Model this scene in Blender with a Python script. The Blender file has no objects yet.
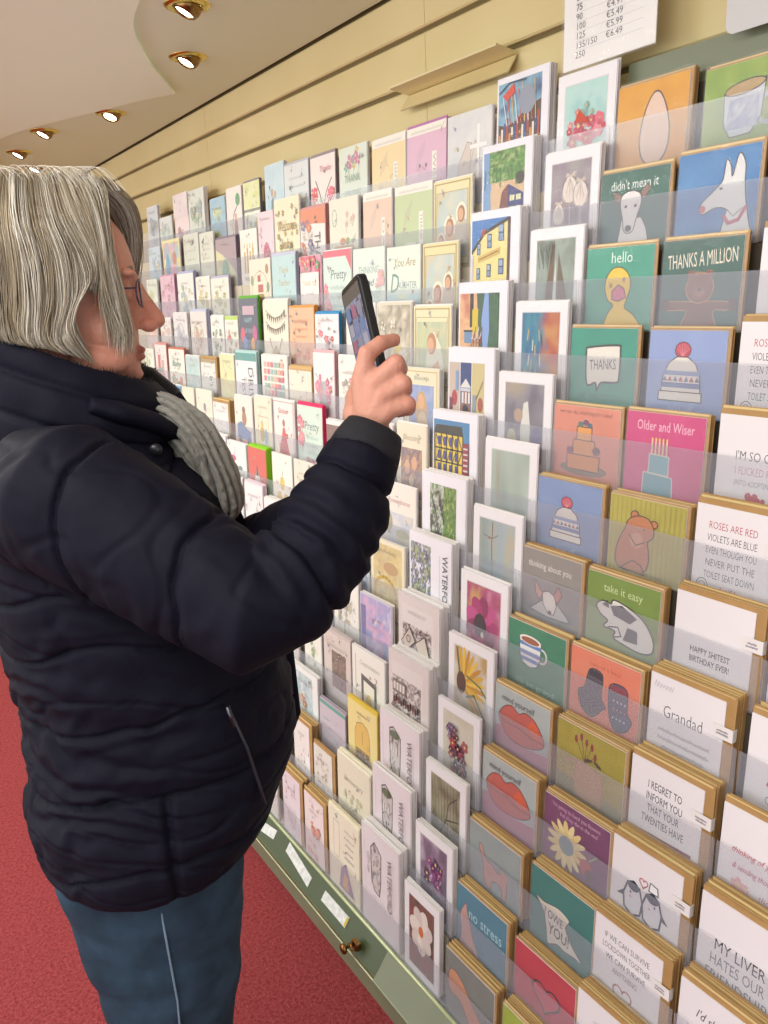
import bpy, bmesh, math, random
import numpy as np
from mathutils import Vector, Matrix, noise
rnd = random.Random(7)
SC = bpy.context.scene
COL = SC.collection
PI = math.pi

# ------------------------------------------------------------------ helpers
def hexl(h, a=1.0):
    h = h.lstrip('#')
    r = [int(h[i:i+2], 16)/255 for i in (0, 2, 4)]
    return tuple((c/12.92 if c <= .04045 else ((c+.055)/1.055)**2.4) for c in r) + (a,)

def mixc(a, b, t):
    t = max(0, min(1, t))
    return tuple(a[i]*(1-t)+b[i]*t for i in range(3)) + (1.0,)

def mat(name, color='#808080', rough=.5, metal=0, spec=.5, alpha=1, bump=None, noisecol=None, emit=None, coat=0, sheen=0, attr=None, trans=0):
    m = bpy.data.materials.new(name); m.use_nodes = True
    nt = m.node_tree; b = nt.nodes['Principled BSDF']
    c = hexl(color) if isinstance(color, str) else color
    b.inputs['Base Color'].default_value = c
    b.inputs['Roughness'].default_value = rough
    b.inputs['Metallic'].default_value = metal
    b.inputs['Specular IOR Level'].default_value = spec
    b.inputs['Alpha'].default_value = alpha
    b.inputs['Coat Weight'].default_value = coat
    b.inputs['Coat Roughness'].default_value = .12
    b.inputs['Sheen Weight'].default_value = sheen
    b.inputs['Transmission Weight'].default_value = trans
    if emit:
        b.inputs['Emission Color'].default_value = hexl(emit[0]); b.inputs['Emission Strength'].default_value = emit[1]
    tc = None
    if attr:
        a = nt.nodes.new('ShaderNodeAttribute'); a.attribute_name = attr
        nt.links.new(a.outputs['Color'], b.inputs['Base Color'])
    if noisecol:   # (color2, scale, detail)
        tc = nt.nodes.new('ShaderNodeTexCoord')
        n = nt.nodes.new('ShaderNodeTexNoise'); n.inputs['Scale'].default_value = noisecol[1]; n.inputs['Detail'].default_value = noisecol[2]
        r = nt.nodes.new('ShaderNodeValToRGB'); r.color_ramp.elements[0].position = .35; r.color_ramp.elements[1].position = .65
        r.color_ramp.elements[0].color = c; r.color_ramp.elements[1].color = hexl(noisecol[0])
        nt.links.new(tc.outputs['Object'], n.inputs['Vector']); nt.links.new(n.outputs['Fac'], r.inputs['Fac'])
        nt.links.new(r.outputs['Color'], b.inputs['Base Color'])
    if bump:       # (scale, strength, distance)
        tc = tc or nt.nodes.new('ShaderNodeTexCoord')
        n = nt.nodes.new('ShaderNodeTexNoise'); n.inputs['Scale'].default_value = bump[0]; n.inputs['Detail'].default_value = 4
        bp = nt.nodes.new('ShaderNodeBump'); bp.inputs['Strength'].default_value = bump[1]; bp.inputs['Distance'].default_value = bump[2]
        nt.links.new(tc.outputs['Object'], n.inputs['Vector']); nt.links.new(n.outputs['Fac'], bp.inputs['Height'])
        nt.links.new(bp.outputs['Normal'], b.inputs['Normal'])
    return m

M = {}
M['slat'] = mat('cream_slat_laminate', '#decd9a', .2, spec=.6, noisecol=('#d8c793', 3, 2))
M['groove'] = mat('slat_groove_shadow_gap', '#6e5c30', .6)
M['ceil'] = mat('soffit_paint', '#dfe3cb', .34)
M['ceil2'] = mat('ceiling_panel_paint', '#f4f9e6', .6)
M['dark'] = mat('dark_gap', '#16120e', .8)
M['carpet'] = mat('red_carpet', '#963a3f', .95, spec=.08, noisecol=('#b45659', 130, 8), bump=(300, 1.0, .01))
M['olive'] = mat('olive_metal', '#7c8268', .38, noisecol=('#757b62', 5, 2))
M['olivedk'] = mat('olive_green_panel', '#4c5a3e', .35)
M['bead'] = mat('olive_edge_bead', '#b9c299', .25, metal=.3)
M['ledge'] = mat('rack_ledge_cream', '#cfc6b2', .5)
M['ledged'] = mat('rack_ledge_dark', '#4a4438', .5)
M['rackback'] = mat('rack_back_panel', '#a59c86', .6)
M['acryl'] = mat('clear_acrylic', '#c4c7d2', .12, spec=.6, alpha=.19)
M['cello'] = mat('cellophane', '#ffffff', .06, spec=.9, alpha=.07, bump=(16, .6, .012))
M['ink'] = mat('printed_card_art', '#ffffff', .42, attr='Col')
M['white'] = mat('white_card_stock', '#ece8e6', .5)
M['cream'] = mat('cream_card_stock', '#efe6c4', .5)
M['kraft'] = mat('kraft_envelope', '#b8935f', .5, noisecol=('#b08a56', 40, 3))
M['kraft_lit_edge'] = mat('top_lit_card_edge', '#dfc88e', .45)  # lighter gold paints light from above onto the stacked card edges
M['envw'] = mat('white_envelope', '#eeeaec', .5)
M['brass'] = mat('polished_brass', '#d8bc62', .18, metal=1)
M['bronze'] = mat('dark_bronze', '#8a6a3e', .25, metal=1)
M['bulb'] = mat('lamp_glass', '#ffffff', .3, emit=('#fff2d8', 14))
M['plastic'] = mat('clear_label_strip', '#dfe2df', .2, spec=.7, noisecol=('#c4c8c2', 70, 5), bump=(90, .5, .002))

def stock(color):
    k = 'stock'+color
    if k not in M: M[k] = mat('card_stock_'+color.strip('#'), color, .5)
    return M[k]

def link(name, me, parent=None, mats=()):
    o = bpy.data.objects.new(name, me); COL.objects.link(o)
    for m in mats: me.materials.append(m)
    if parent: o.parent = parent
    return o

def tag(o, label=None, cat=None, group=None, kind=None):
    if label: o['label'] = label
    if cat: o['category'] = cat
    if group: o['group'] = group
    if kind: o['kind'] = kind
    return o

def empty(name, loc=(0, 0, 0), **k):
    o = bpy.data.objects.new(name, None); COL.objects.link(o); o.location = loc
    o.empty_display_size = .05
    return tag(o, **k)

class MB:
    """collects simple solids into one mesh"""
    def __init__(s): s.v = []; s.f = []; s.m = []; s.smooth = []
    def add(s, vs, fs, mi=0, sm=False):
        n = len(s.v); s.v += [tuple(v) for v in vs]
        for f in fs: s.f.append(tuple(i+n for i in f)); s.m.append(mi); s.smooth.append(sm)
        return s
    def box(s, x0, x1, y0, y1, z0, z1, mi=0):
        vs = [(x0,y0,z0),(x1,y0,z0),(x1,y1,z0),(x0,y1,z0),(x0,y0,z1),(x1,y0,z1),(x1,y1,z1),(x0,y1,z1)]
        return s.add(vs, [(0,3,2,1),(4,5,6,7),(0,1,5,4),(1,2,6,5),(2,3,7,6),(3,0,4,7)], mi)
    def prism(s, pts, y0, y1, mi=0, axis='y'):
        """pts: closed outline in (x,z), extruded along y (or outline in x,y along z)"""
        n = len(pts)
        if axis == 'y':
            vs = [(p[0], y0, p[1]) for p in pts] + [(p[0], y1, p[1]) for p in pts]
        else:
            vs = [(p[0], p[1], y0) for p in pts] + [(p[0], p[1], y1) for p in pts]
        fs = [tuple(range(n)), tuple(range(2*n-1, n-1, -1))]
        fs += [(i, i+n, (i+1) % n+n, (i+1) % n) for i in range(n)]
        return s.add(vs, fs, mi)
    def tube(s, pts, rad, n=8, mi=0, cap=True):
        pts = [Vector(p) for p in pts]
        rad = rad if isinstance(rad, (list, tuple)) else [rad]*len(pts)
        up = None; vs = []
        for i, p in enumerate(pts):
            t = (pts[min(i+1, len(pts)-1)]-pts[max(i-1, 0)]).normalized()
            if up is None:
                up = Vector((0, 0, 1)) if abs(t.z) < .9 else Vector((1, 0, 0))
            a = (up - t*up.dot(t)).normalized(); b = t.cross(a); up = a
            r = rad[i]; ra, rb = r if isinstance(r, (tuple, list)) else (r, r)
            for j in range(n):
                q = 2*PI*j/n
                vs.append(p+a*(ra*math.cos(q))+b*(rb*math.sin(q)))
        fs = []
        for i in range(len(pts)-1):
            for j in range(n):
                fs.append((i*n+j, i*n+(j+1) % n, (i+1)*n+(j+1) % n, (i+1)*n+j))
        if cap:
            fs.append(tuple(range(n-1, -1, -1))); m = (len(pts)-1)*n; fs.append(tuple(range(m, m+n)))
        return s.add(vs, fs, mi, True)
    def lathe(s, prof, c=(0, 0, 0), n=24, mi=0, rot=None):
        vs = []; R = rot or Matrix.Identity(3)
        for r, z in prof:
            for j in range(n):
                q = 2*PI*j/n; vs.append(R @ Vector((r*math.cos(q), r*math.sin(q), z))+Vector(c))
        fs = []
        for i in range(len(prof)-1):
            for j in range(n):
                fs.append((i*n+j, i*n+(j+1) % n, (i+1)*n+(j+1) % n, (i+1)*n+j))
        return s.add(vs, fs, mi, True)
    def ell(s, c, r, n=16, mi=0, rot=None):
        prof = []
        R = rot or Matrix.Identity(3); vs = []; m = n//2
        for i in range(m+1):
            th = PI*i/m
            for j in range(n):
                q = 2*PI*j/n
                vs.append(R @ Vector((r[0]*math.sin(th)*math.cos(q), r[1]*math.sin(th)*math.sin(q), -r[2]*math.cos(th)))+Vector(c))
        fs = []
        for i in range(m):
            for j in range(n):
                fs.append((i*n+j, i*n+(j+1) % n, (i+1)*n+(j+1) % n, (i+1)*n+j))
        return s.add(vs, fs, mi, True)
    def build(s, name, mats, parent=None, weld=True):
        me = bpy.data.meshes.new(name); me.from_pydata(s.v, [], s.f)
        mats = mats if isinstance(mats, (list, tuple)) else [mats]
        me.polygons.foreach_set('material_index', s.m); me.polygons.foreach_set('use_smooth', s.smooth)
        me.update()
        o = link(name, me, parent, mats)
        if weld:
            bm = bmesh.new(); bm.from_mesh(me); bmesh.ops.remove_doubles(bm, verts=bm.verts, dist=1e-6)
            bmesh.ops.recalc_face_normals(bm, faces=bm.faces); bm.to_mesh(me); bm.free()
        return o

# ------------------------------------------------------------------ measured place
CZ = 1.56
X0, DX, Z0, DZ = 1.2497, .03889, 1.8381, .13516     # lip line of pocket row 0, step outward and down per row
WX = 1.33; CH = 2.284
def rx(k): return X0-DX*k
def rz(k): return Z0-DZ*k
ORD = ['top', 'second', 'third', 'fourth', 'fifth', 'sixth', 'seventh', 'eighth', 'ninth', 'tenth', 'eleventh', 'twelfth', 'bottom']

# ------------------------------------------------------------------ setting
b = MB(); b.box(-3.0, 2.2, -2.6, 9.4, -.06, 0)
tag(b.build('floor', M['carpet']), kind='structure')
# slat wall: boards with grooves between
b = MB()
gz = [2.178-.1155*i for i in range(0, 19)]
edges = [CH-.004]+gz
for i in range(len(edges)):
    top = edges[i]-(.006 if i else 0); bot = edges[i+1]+.006 if i+1 < len(edges) else 0
    if bot >= top: continue
    ys = [-2.6, -1.06, .322, 1.704, 3.088, 4.47, 5.85, 7.23, 9.4]
    for j in range(len(ys)-1):
        y0 = ys[j]+.0008; y1 = ys[j+1]-.0008; e = .004
        b.prism([(WX+.012, bot), (WX+.012, top), (WX+.004, top), (WX, top-e), (WX, bot+e), (WX+.004, bot)], y0, y1, 0)
b.box(WX+.012, WX+.10, -2.6, 9.4, 0, 2.5, 1)
w = b.build('wall_right', [M['slat'], M['groove']]); tag(w, kind='structure')
b = MB(); b.box(-3.0, 2.2, 9.4, 9.5, 0, 2.6)
tag(b.build('wall_far', mat('far_wall_paint', '#d6c9ad', .7)), kind='structure')
# soffit with shadow gap, and the scalloped dropped ceiling panel
b = MB(); b.box(-3.0, WX-.008, -2.6, 9.4, CH, CH+.1); b.box(WX-.008, 2.2, -2.6, 9.4, CH+.03, CH+.1, 1)
tag(b.build('ceiling', [M['ceil'], M['dark']]), kind='structure')
def ceil_pt(x, y): return (x, y)
s_ = (CH-CZ)/(2.2441-1.52)
edge = [(.60,-.9),(.62,.3),(.66,.9),(.70,1.5),(.745,1.95),(.765,2.09),(.795,2.24),(.842,2.37),(.90,2.49),(.963,2.61),(1.05,2.75),(1.156,2.92),
        (1.09,3.04),(1.03,3.17),(.968,3.32),(.89,3.50),(.819,3.67),(.77,3.83),(.745,4.0),(.76,4.25),(.80,4.45),(.87,4.68),(.96,4.86),(1.07,4.97),(.9,5.3),(.78,6.0),(.9,7.0),(1.0,7.6),(.8,9.35)]
b = MB()
n = len(edge); zt = CH-.001; zb = CH-.012
sm = []
for a_, b_ in ((0, 11), (11, len(edge)-1)):       # smooth scallops that meet in a point
    for i in range(a_, b_):
        p0 = edge[max(i-1, a_)]; p1 = edge[i]; p2 = edge[i+1]; p3 = edge[min(i+2, b_)]
        for t in (0, .2, .4, .6, .8): sm.append(tuple(.5*(2*p1[d]+(p2[d]-p0[d])*t+(2*p0[d]-5*p1[d]+4*p2[d]-p3[d])*t*t+(3*p1[d]-p0[d]-3*p2[d]+p3[d])*t**3) for d in (0, 1)))
sm.append(edge[-1])
out = [(-2.98, -.9)]+sm+[(-2.98, 9.35)]
out = [(x*1.0, y) for x, y in out]
b.prism(out, zb, zt, axis='z')
tag(b.build('trim_1', M['ceil2']), kind='structure')

# ------------------------------------------------------------------ downlights
def downlight(x, y, az, label):
    o = empty('downlight', (x, y, CH), label=label, cat='ceiling light', group='brass ceiling downlights')
    b = MB(); b.lathe([(.034, .001), (.038, -.006), (.047, -.007), (.056, -.004), (.059, 0), (.059, .002)], n=32); b.build('trim_ring', M['brass'], o)
    R = Matrix.Rotation(az, 3, 'Z') @ Matrix.Rotation(math.radians(28), 3, 'Y')
    b = MB(); b.lathe([(.034, .010), (.037, .0), (.036, -.009), (.031, -.018), (.026, -.022), (.024, -.019), (.022, -.012)], n=32, rot=R); b.build('eyeball_housing', M['bronze'], o)
    b = MB(); b.lathe([(.0001, -.018), (.012, -.019), (.0235, -.016)], n=24, rot=R); b.build('lamp_face', M['bulb'], o)
    d = R @ Vector((0, 0, -1))
    L = bpy.data.lights.new('spot', 'SPOT'); L.energy = 13; L.color = (1, .96, .72); L.spot_size = math.radians(75); L.spot_blend = .8; L.shadow_soft_size = .025
    q = bpy.data.objects.new('spot_lamp', L); COL.objects.link(q); q.parent = o; q.location = d*.04
    q.rotation_euler = d.to_track_quat('-Z', 'Y').to_euler()
k_ = (CH-CZ)/.7241
for (x, y, az, lab) in [(.894,2.117,-.3,'brass eyeball downlight cut by the top edge of the photo'),(1.055,2.532,0,'brass eyeball downlight nearest the notch of the pale ceiling panel'),
    (1.053,3.345,.6,'brass eyeball downlight alone between the pale scallops, lamp turned to the wall'),(.894,3.768,.2,'brass downlight above the white-haired head, first of the far three'),
    (.889,4.286,.2,'bright brass downlight at the far left, middle of the far three'),(1.042,4.695,.2,'farthest brass downlight, just above the hair')]:
    downlight(x, y, az, lab)

# ------------------------------------------------------------------ base plinth
o = empty('base_plinth', (.73, 1.5, 0), label='olive green rack plinth running along the carpet', cat='plinth')
FX = .735; BX = .775; BZ = .122
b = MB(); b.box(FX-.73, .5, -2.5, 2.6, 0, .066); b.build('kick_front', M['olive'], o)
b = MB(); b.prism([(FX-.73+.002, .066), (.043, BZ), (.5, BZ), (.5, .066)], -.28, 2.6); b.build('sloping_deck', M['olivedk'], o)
b = MB(); b.prism([(-.004, .0665), (-.001, .068), (.039, BZ-.003), (.043, BZ+.0005), (.039, BZ-.006)], -2.5, -.28); 
b.prism([(FX-.73-.002, .055), (.004, .068), (.042, BZ-.002), (.06, BZ-.004), (.06, .055)], -2.5, -.28); b.build('flush_door', M['olive'], o)
b = MB(); b.tube([(.045, -2.5, BZ+.002), (.045, 2.6, BZ+.002)], .0048, 10); b.build('edge_bead', M['bead'], o)
b = MB(); b.tube([(-.002, -2.5, .066), (-.002, 2.6, .066)], .002, 8); b.build('lower_bead', M['bead'], o)
# latch
lt = empty('brass_latch', (.738, 1.315, .09), label='small dark brass latch on the olive plinth', cat='latch')
b = MB(); R = Matrix.Rotation(math.radians(-90), 3, 'Y')
b.lathe([(.0001,.0),(.006,.0),(.006,.012),(.004,.016),(.004,.022),(.011,.024),(.0125,.028),(.011,.033),(.006,.035),(.0001,.035)], rot=R, n=20); b.build('knob', M['bronze'], lt)
b = MB(); b.box(-.006, .006, -.024, .0, -.004, .014); b.tube([(.0,-.004,.006),(-.012,-.006,.010),(-.016,-.018,.006),(-.008,-.024,.002)], .0035, 8); b.build('catch', M['bronze'], lt)
# label strips lying on the sloping deck
def strip(y0, y1, off, lab, yel=False, bent=0):
    c = empty('price_label_strip', (0, 0, 0), label=lab, cat='label strip')
    sl = math.atan2(BZ-.066, .039)
    def pt(u, y, h): return (FX+.002+u*math.cos(sl)*1-h*math.sin(sl), y, .066+u*math.sin(sl)+h*math.cos(sl)+.0)
    b = MB(); w = .026
    vs = []
    for (y, o0) in ((y0, off), (y1, off+bent)):
        for u, h in ((o0, .001), (o0+w, .001), (o0+w, .0035), (o0, .0035)): vs.append(pt(u, y, h))
    b.add(vs, [(0,1,2,3),(7,6,5,4),(0,4,5,1),(1,5,6,2),(2,6,7,3),(3,7,4,0)]); b.build('holder', M['plastic'], c)
    if yel:
        b = MB(); vs = []
        for y in (y0, y0+.008):
            for u, h in ((off+.002, .0036), (off+w-.002, .0036), (off+w-.002, .0042), (off+.002, .0042)): vs.append(pt(u, y, h))
        b.add(vs, [(0,1,2,3),(7,6,5,4),(0,4,5,1),(1,5,6,2),(2,6,7,3),(3,7,4,0)]); b.build('yellow_tab', stock('#c8b23a'), c)
strip(1.37, 1.485, .022, 'crinkled clear label strip with yellow tab, nearest the brass latch', True)
strip(1.55, 1.69, .016, 'white folded label strip on the plinth, middle of three', bent=.02)
strip(1.76, 1.83, .03, 'short pale label strip on the plinth beside the dark jacket', bent=-.012)

# ------------------------------------------------------------------ racks: ledges, lips, back
def rack(y0, y1, lab, led, header=False):
    o = empty('card_rack', (rx(12), (y0+y1)/2, BZ), label=lab, cat='card rack', group='stepped card racks along the wall')
    ox, oy, oz = rx(12), (y0+y1)/2, BZ
    for k in range(13):
        x, z = rx(k)-ox, rz(k)-oz
        b = MB(); b.box(x-.0035, x-.0012, y0-oy, y1-oy, z-.090, z)
        b.box(x-.0035, x+.004, y0-oy, y1-oy, z-.0925, z-.090)
        b.build('clear_lip', M['acryl'], o)
        b = MB(); b.box(x+.001, x+.0375, y0-oy, y1-oy, z-.0965, z-.0935)
        b.box(x+.0345, x+.0375, y0-oy, y1-oy, z-.0935, z+.0405)
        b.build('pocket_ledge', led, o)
    b = MB(); pts = [(rx(0)+.0385-ox, rz(0)-oz-.10), (rx(12)+.0385-ox, rz(12)-.10-oz), (rx(12)+.0385-ox, .0), (WX-.004-ox, 0), (WX-.004-ox, rz(0)-.1-oz)]
    b.prism(pts, y0-oy, y1-oy); b.build('back_panel', M['rackback'], o)
    if header:
        b = MB(); b.box(1.292-ox, 1.302-ox, y0-oy, y1-oy, rz(0)-.1-oz, 1.942-oz); b.build('header_panel', M['olive'], o)
    return o
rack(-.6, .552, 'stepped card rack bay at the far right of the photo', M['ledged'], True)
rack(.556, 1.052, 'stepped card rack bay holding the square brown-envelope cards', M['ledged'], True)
rack(1.056, 1.372, 'stepped card rack bay holding white-mounted art prints', M['ledge'])
rack(1.376, 2.62, 'stepped card rack bay of occasion cards behind the phone and hand', M['ledge'])
rack(2.624, 3.86, 'stepped card rack bay beyond the face of the woman', M['ledge'])

# slatwall shelf (empty holder) above the cards
sh = empty('slatwall_shelf', (WX, 1.575, 2.042), label='empty cream slatwall display shelf above the pastel cards', cat='shelf')
b = MB(); b.prism([(0, .0), (-.066, .010), (-.067, .014), (-.064, .0145), (0, .005)], -.197, .197); b.build('tilted_slab', M['slat'], sh)
b = MB(); b.prism([(-.003, .0), (-.030, -.038), (-.033, -.036), (-.008, -.001)], -.197, .197); b.build('lower_face', M['slat'], sh)
# ------------------------------------------------------------------ card art: flat printed shapes, units cm from the lower left of the card
_tc = {}
def text_polys(s, bold=0):
    if (s, bold) in _tc: return _tc[(s, bold)]
    cu = bpy.data.curves.new('t', 'FONT'); cu.body = s; cu.resolution_u = 2; cu.offset = bold; cu.fill_mode = 'FRONT'
    o = bpy.data.objects.new('t', cu); COL.objects.link(o)
    dg = bpy.context.evaluated_depsgraph_get(); me = o.evaluated_get(dg).to_mesh()
    vs = [(v.co.x, v.co.y) for v in me.vertices]; fs = [tuple(p.vertices) for p in me.polygons]
    w = max([v[0] for v in vs], default=1)
    o.evaluated_get(dg).to_mesh_clear(); bpy.data.objects.remove(o); bpy.data.curves.remove(cu)
    # orient all faces ccw
    out = []
    for f in fs:
        a = sum(vs[f[i]][0]*vs[f[(i+1) % len(f)]][1]-vs[f[(i+1) % len(f)]][0]*vs[f[i]][1] for i in range(len(f)))
        out.append(f if a > 0 else tuple(reversed(f)))
    _tc[(s, bold)] = (vs, out, w)
    return _tc[(s, bold)]

class Art:
    def __init__(s, W, H):
        s.W, s.H = W, H; s.v = []; s.f = []; s.c = []; s.L = 0
    def _poly(s, pts, col):
        if isinstance(col, str): col = hexl(col)
        a = sum(pts[i][0]*pts[(i+1) % len(pts)][1]-pts[(i+1) % len(pts)][0]*pts[i][1] for i in range(len(pts)))
        if a < 0: pts = list(reversed(pts))
        n = len(s.v)
        pts = [(min(max(x, .02), s.W-.02), min(max(y, .02), s.H-.02)) for x, y in pts]
        s.v += [(x, y, s.L) for x, y in pts]; s.f.append(tuple(range(n, n+len(pts)))); s.c.append(col)
    def poly(s, pts, col): s.L += 1; s._poly(pts, col); return s
    def rect(s, x0, y0, x1, y1, col): return s.poly([(x0,y0),(x1,y0),(x1,y1),(x0,y1)], col)
    def ell(s, cx, cy, rx_, ry_, col, n=18, rot=0, a0=0, a1=2*PI):
        c, q = math.cos(rot), math.sin(rot); pts = []
        m = n if a1-a0 > 6.2 else n+1
        for i in range(m):
            t = a0+(a1-a0)*i/n; x, y = rx_*math.cos(t), ry_*math.sin(t)
            pts.append((cx+x*c-y*q, cy+x*q+y*c))
        return s.poly(pts, col)
    def egg(s, cx, cy, rx_, ry_, col):
        return s.poly([(cx+rx_*math.cos(t)*(1-.28*math.sin(t)), cy+ry_*math.sin(t)) for t in [2*PI*i/28 for i in range(28)]], col)
    def line(s, pts, w, col, close=False):
        s.L += 1
        if close: pts = list(pts)+[pts[0]]
        for a, b in zip(pts[:-1], pts[1:]):
            dx, dy = b[0]-a[0], b[1]-a[1]; d = math.hypot(dx, dy) or 1
            nx, ny = -dy/d*w/2, dx/d*w/2; ex, ey = dx/d*w*.3, dy/d*w*.3
            s._poly([(a[0]+nx-ex, a[1]+ny-ey), (b[0]+nx+ex, b[1]+ny+ey), (b[0]-nx+ex, b[1]-ny+ey), (a[0]-nx-ex, a[1]-ny-ey)], col)
        return s
    def ring(s, cx, cy, rx_, ry_, w, col, n=22):
        return s.line([(cx+rx_*math.cos(2*PI*i/n), cy+ry_*math.sin(2*PI*i/n)) for i in range(n)], w, col, True)
    def shape(s, pts, col, oc='#3a2c28', w=.18):
        if len(pts) >= 9:
            n = len(pts); o = []
            for i in range(n):
                p0, p1, p2, p3 = pts[i-1], pts[i], pts[(i+1) % n], pts[(i+2) % n]
                for t in (0, .25, .5, .75): o.append(tuple(.5*(2*p1[d]+(p2[d]-p0[d])*t+(2*p0[d]-5*p1[d]+4*p2[d]-p3[d])*t*t+(3*p1[d]-p0[d]-3*p2[d]+p3[d])*t**3) for d in (0, 1)))
            pts = o
        s.poly(pts, col); return s.line(pts, w, oc, True)
    def text(s, t, x, y, h, col, w=None, al='c', bold=0, rot=0, shear=0):
        vs, fs, tw = text_polys(t, bold); s.L += 1
        if isinstance(col, str): col = hexl(col)
        sx = w/tw if w else h/.72; sy = h/.72
        ww = tw*sx; ox = x-(ww/2 if al == 'c' else 0); n = len(s.v)
        c, q = math.cos(rot), math.sin(rot)
        for a, b2 in vs:
            px, py = a*sx+b2*sy*shear, b2*sy
            if al == 'c': px -= ww/2; xx = x+px*c-py*q
            else: xx = x+px*c-py*q
            yy = y+px*q+py*c
            s.v.append((min(max(xx, .02), s.W-.02), min(max(yy, .02), s.H-.02), s.L))
        for f in fs: s.f.append(tuple(i+n for i in f)); s.c.append(col)
        return s
    def paint(s, x0, y0, x1, y1, nx, ny, fn):
        s.L += 1; n = len(s.v); cv = [fn(i/nx, j/ny) for j in range(ny+1) for i in range(nx+1)]; cv = [hexl(c) if isinstance(c, str) else c for c in cv]
        for j in range(ny+1):
            for i in range(nx+1): s.v.append((x0+(x1-x0)*i/nx, y0+(y1-y0)*j/ny, s.L))
        for j in range(ny):
            for i in range(nx):
                a = n+j*(nx+1)+i; s.f.append((a, a+1, a+nx+2, a+nx+1))
                cc = [cv[j*(nx+1)+i], cv[j*(nx+1)+i+1], cv[(j+1)*(nx+1)+i+1], cv[(j+1)*(nx+1)+i]]; s.c.append(cc)
        return s
    def wash(s, x0, y0, x1, y1, cols, sc=3, seed=0, nx=26, ny=26, contrast=1.6):
        cl = [hexl(c) for c in cols]
        def fn(u, v):
            t = noise.fractal(Vector((u*sc, v*sc*1.1, seed*7.3)), 1.0, 2.0, 4)*contrast*.5+.5
            t = max(0, min(.999, t))*(len(cl)-1); i = int(t); return mixc(cl[i], cl[min(i+1, len(cl)-1)], t-i)
        return s.paint(x0, y0, x1, y1, nx, ny, fn)
    def floral(s, x0, y0, x1, y1, cols, n, r, seed=1, stems='#6f8a5a'):
        q = random.Random(seed)
        for i in range(n):
            cx, cy = q.uniform(x0, x1), q.uniform(y0, y1); rr = r*q.uniform(.6, 1.25); c = q.choice(cols)
            if stems: s.line([(cx, cy), (cx+q.uniform(-.4, .4), cy-rr*1.6), (cx+q.uniform(-.8, .8), cy-rr*3)], .1, stems)
            s.L += 1; k = q.choice((4, 5, 6)); a0 = q.uniform(0, 2)
            for j in range(k):
                a = a0+2*PI*j/k
                s._poly([(cx+rr*.75*math.cos(a)+rr*.5*math.cos(t), cy+rr*.75*math.sin(a)+rr*.5*math.sin(t)) for t in [2*PI*m/7 for m in range(7)]], c)
            s.ell(cx, cy, rr*.3, rr*.3, '#e8d080', n=7)
        return s
    def script(s, x0, x1, y, h, col, seed=1, w=.09):
        q = random.Random(seed); pts = []; n = int((x1-x0)/(h*.32))+2
        for i in range(n): pts.append((x0+(x1-x0)*i/(n-1), y+(h*q.uniform(.55, 1) if i % 2 else h*q.uniform(-.1, .12))))
        return s.line(pts, w, col)
    def lines(s, x0, x1, ys, h, col, seed=1, w=.08):
        for i, y in enumerate(ys):
            q = random.Random(seed+i); d = q.uniform(0, (x1-x0)*.2); s.script(x0+d, x1-d, y, h, col, seed*13+i, w)
        return s
    def mesh(s, name='printed_front'):
        me = bpy.data.meshes.new(name)
        me.from_pydata([((x)/100, -.00018-.00006*l, y/100) for x, y, l in s.v], [], s.f)
        at = me.color_attributes.new('Col', 'FLOAT_COLOR', 'CORNER')
        buf = []
        for f, c in zip(s.f, s.c):
            if isinstance(c, list):
                for e in c: buf += list(e)
            else: buf += list(c)*len(f)
        at.data.foreach_set('color', buf); me.materials.append(M['ink'])
        return me

LEAN = math.radians(2.5)
NB = []     # pending cards behind
_boxc = {}
def cardbox(w, h, t, m, strip=None):
    key = (round(w, 3), round(h, 3), round(t, 4), m.name, strip.name if strip else '')
    if key in _boxc: return _boxc[key]
    b = MB(); r = .0006
    b.prism([(0, r), (r, 0), (w-r, 0), (w, r), (w, h-r), (w-r, h), (r, h), (0, h-r)], 0, t, 0)
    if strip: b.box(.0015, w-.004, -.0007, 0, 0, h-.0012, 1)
    me = bpy.data.meshes.new('greeting_card'); me.from_pydata(b.v, [], b.f); me.polygons.foreach_set('material_index', b.m)
    me.materials.append(m)
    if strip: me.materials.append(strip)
    bm = bmesh.new(); bm.from_mesh(me); bmesh.ops.recalc_face_normals(bm, faces=bm.faces); bm.to_mesh(me); bm.free()
    _boxc[key] = me; return me

def place(o, k, yl, off, dz=0, tilt=0):
    o.location = (rx(k)+.0015+off, yl, rz(k)-.0935+dz)
    o.rotation_euler = (-LEAN, tilt, -PI/2)

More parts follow.
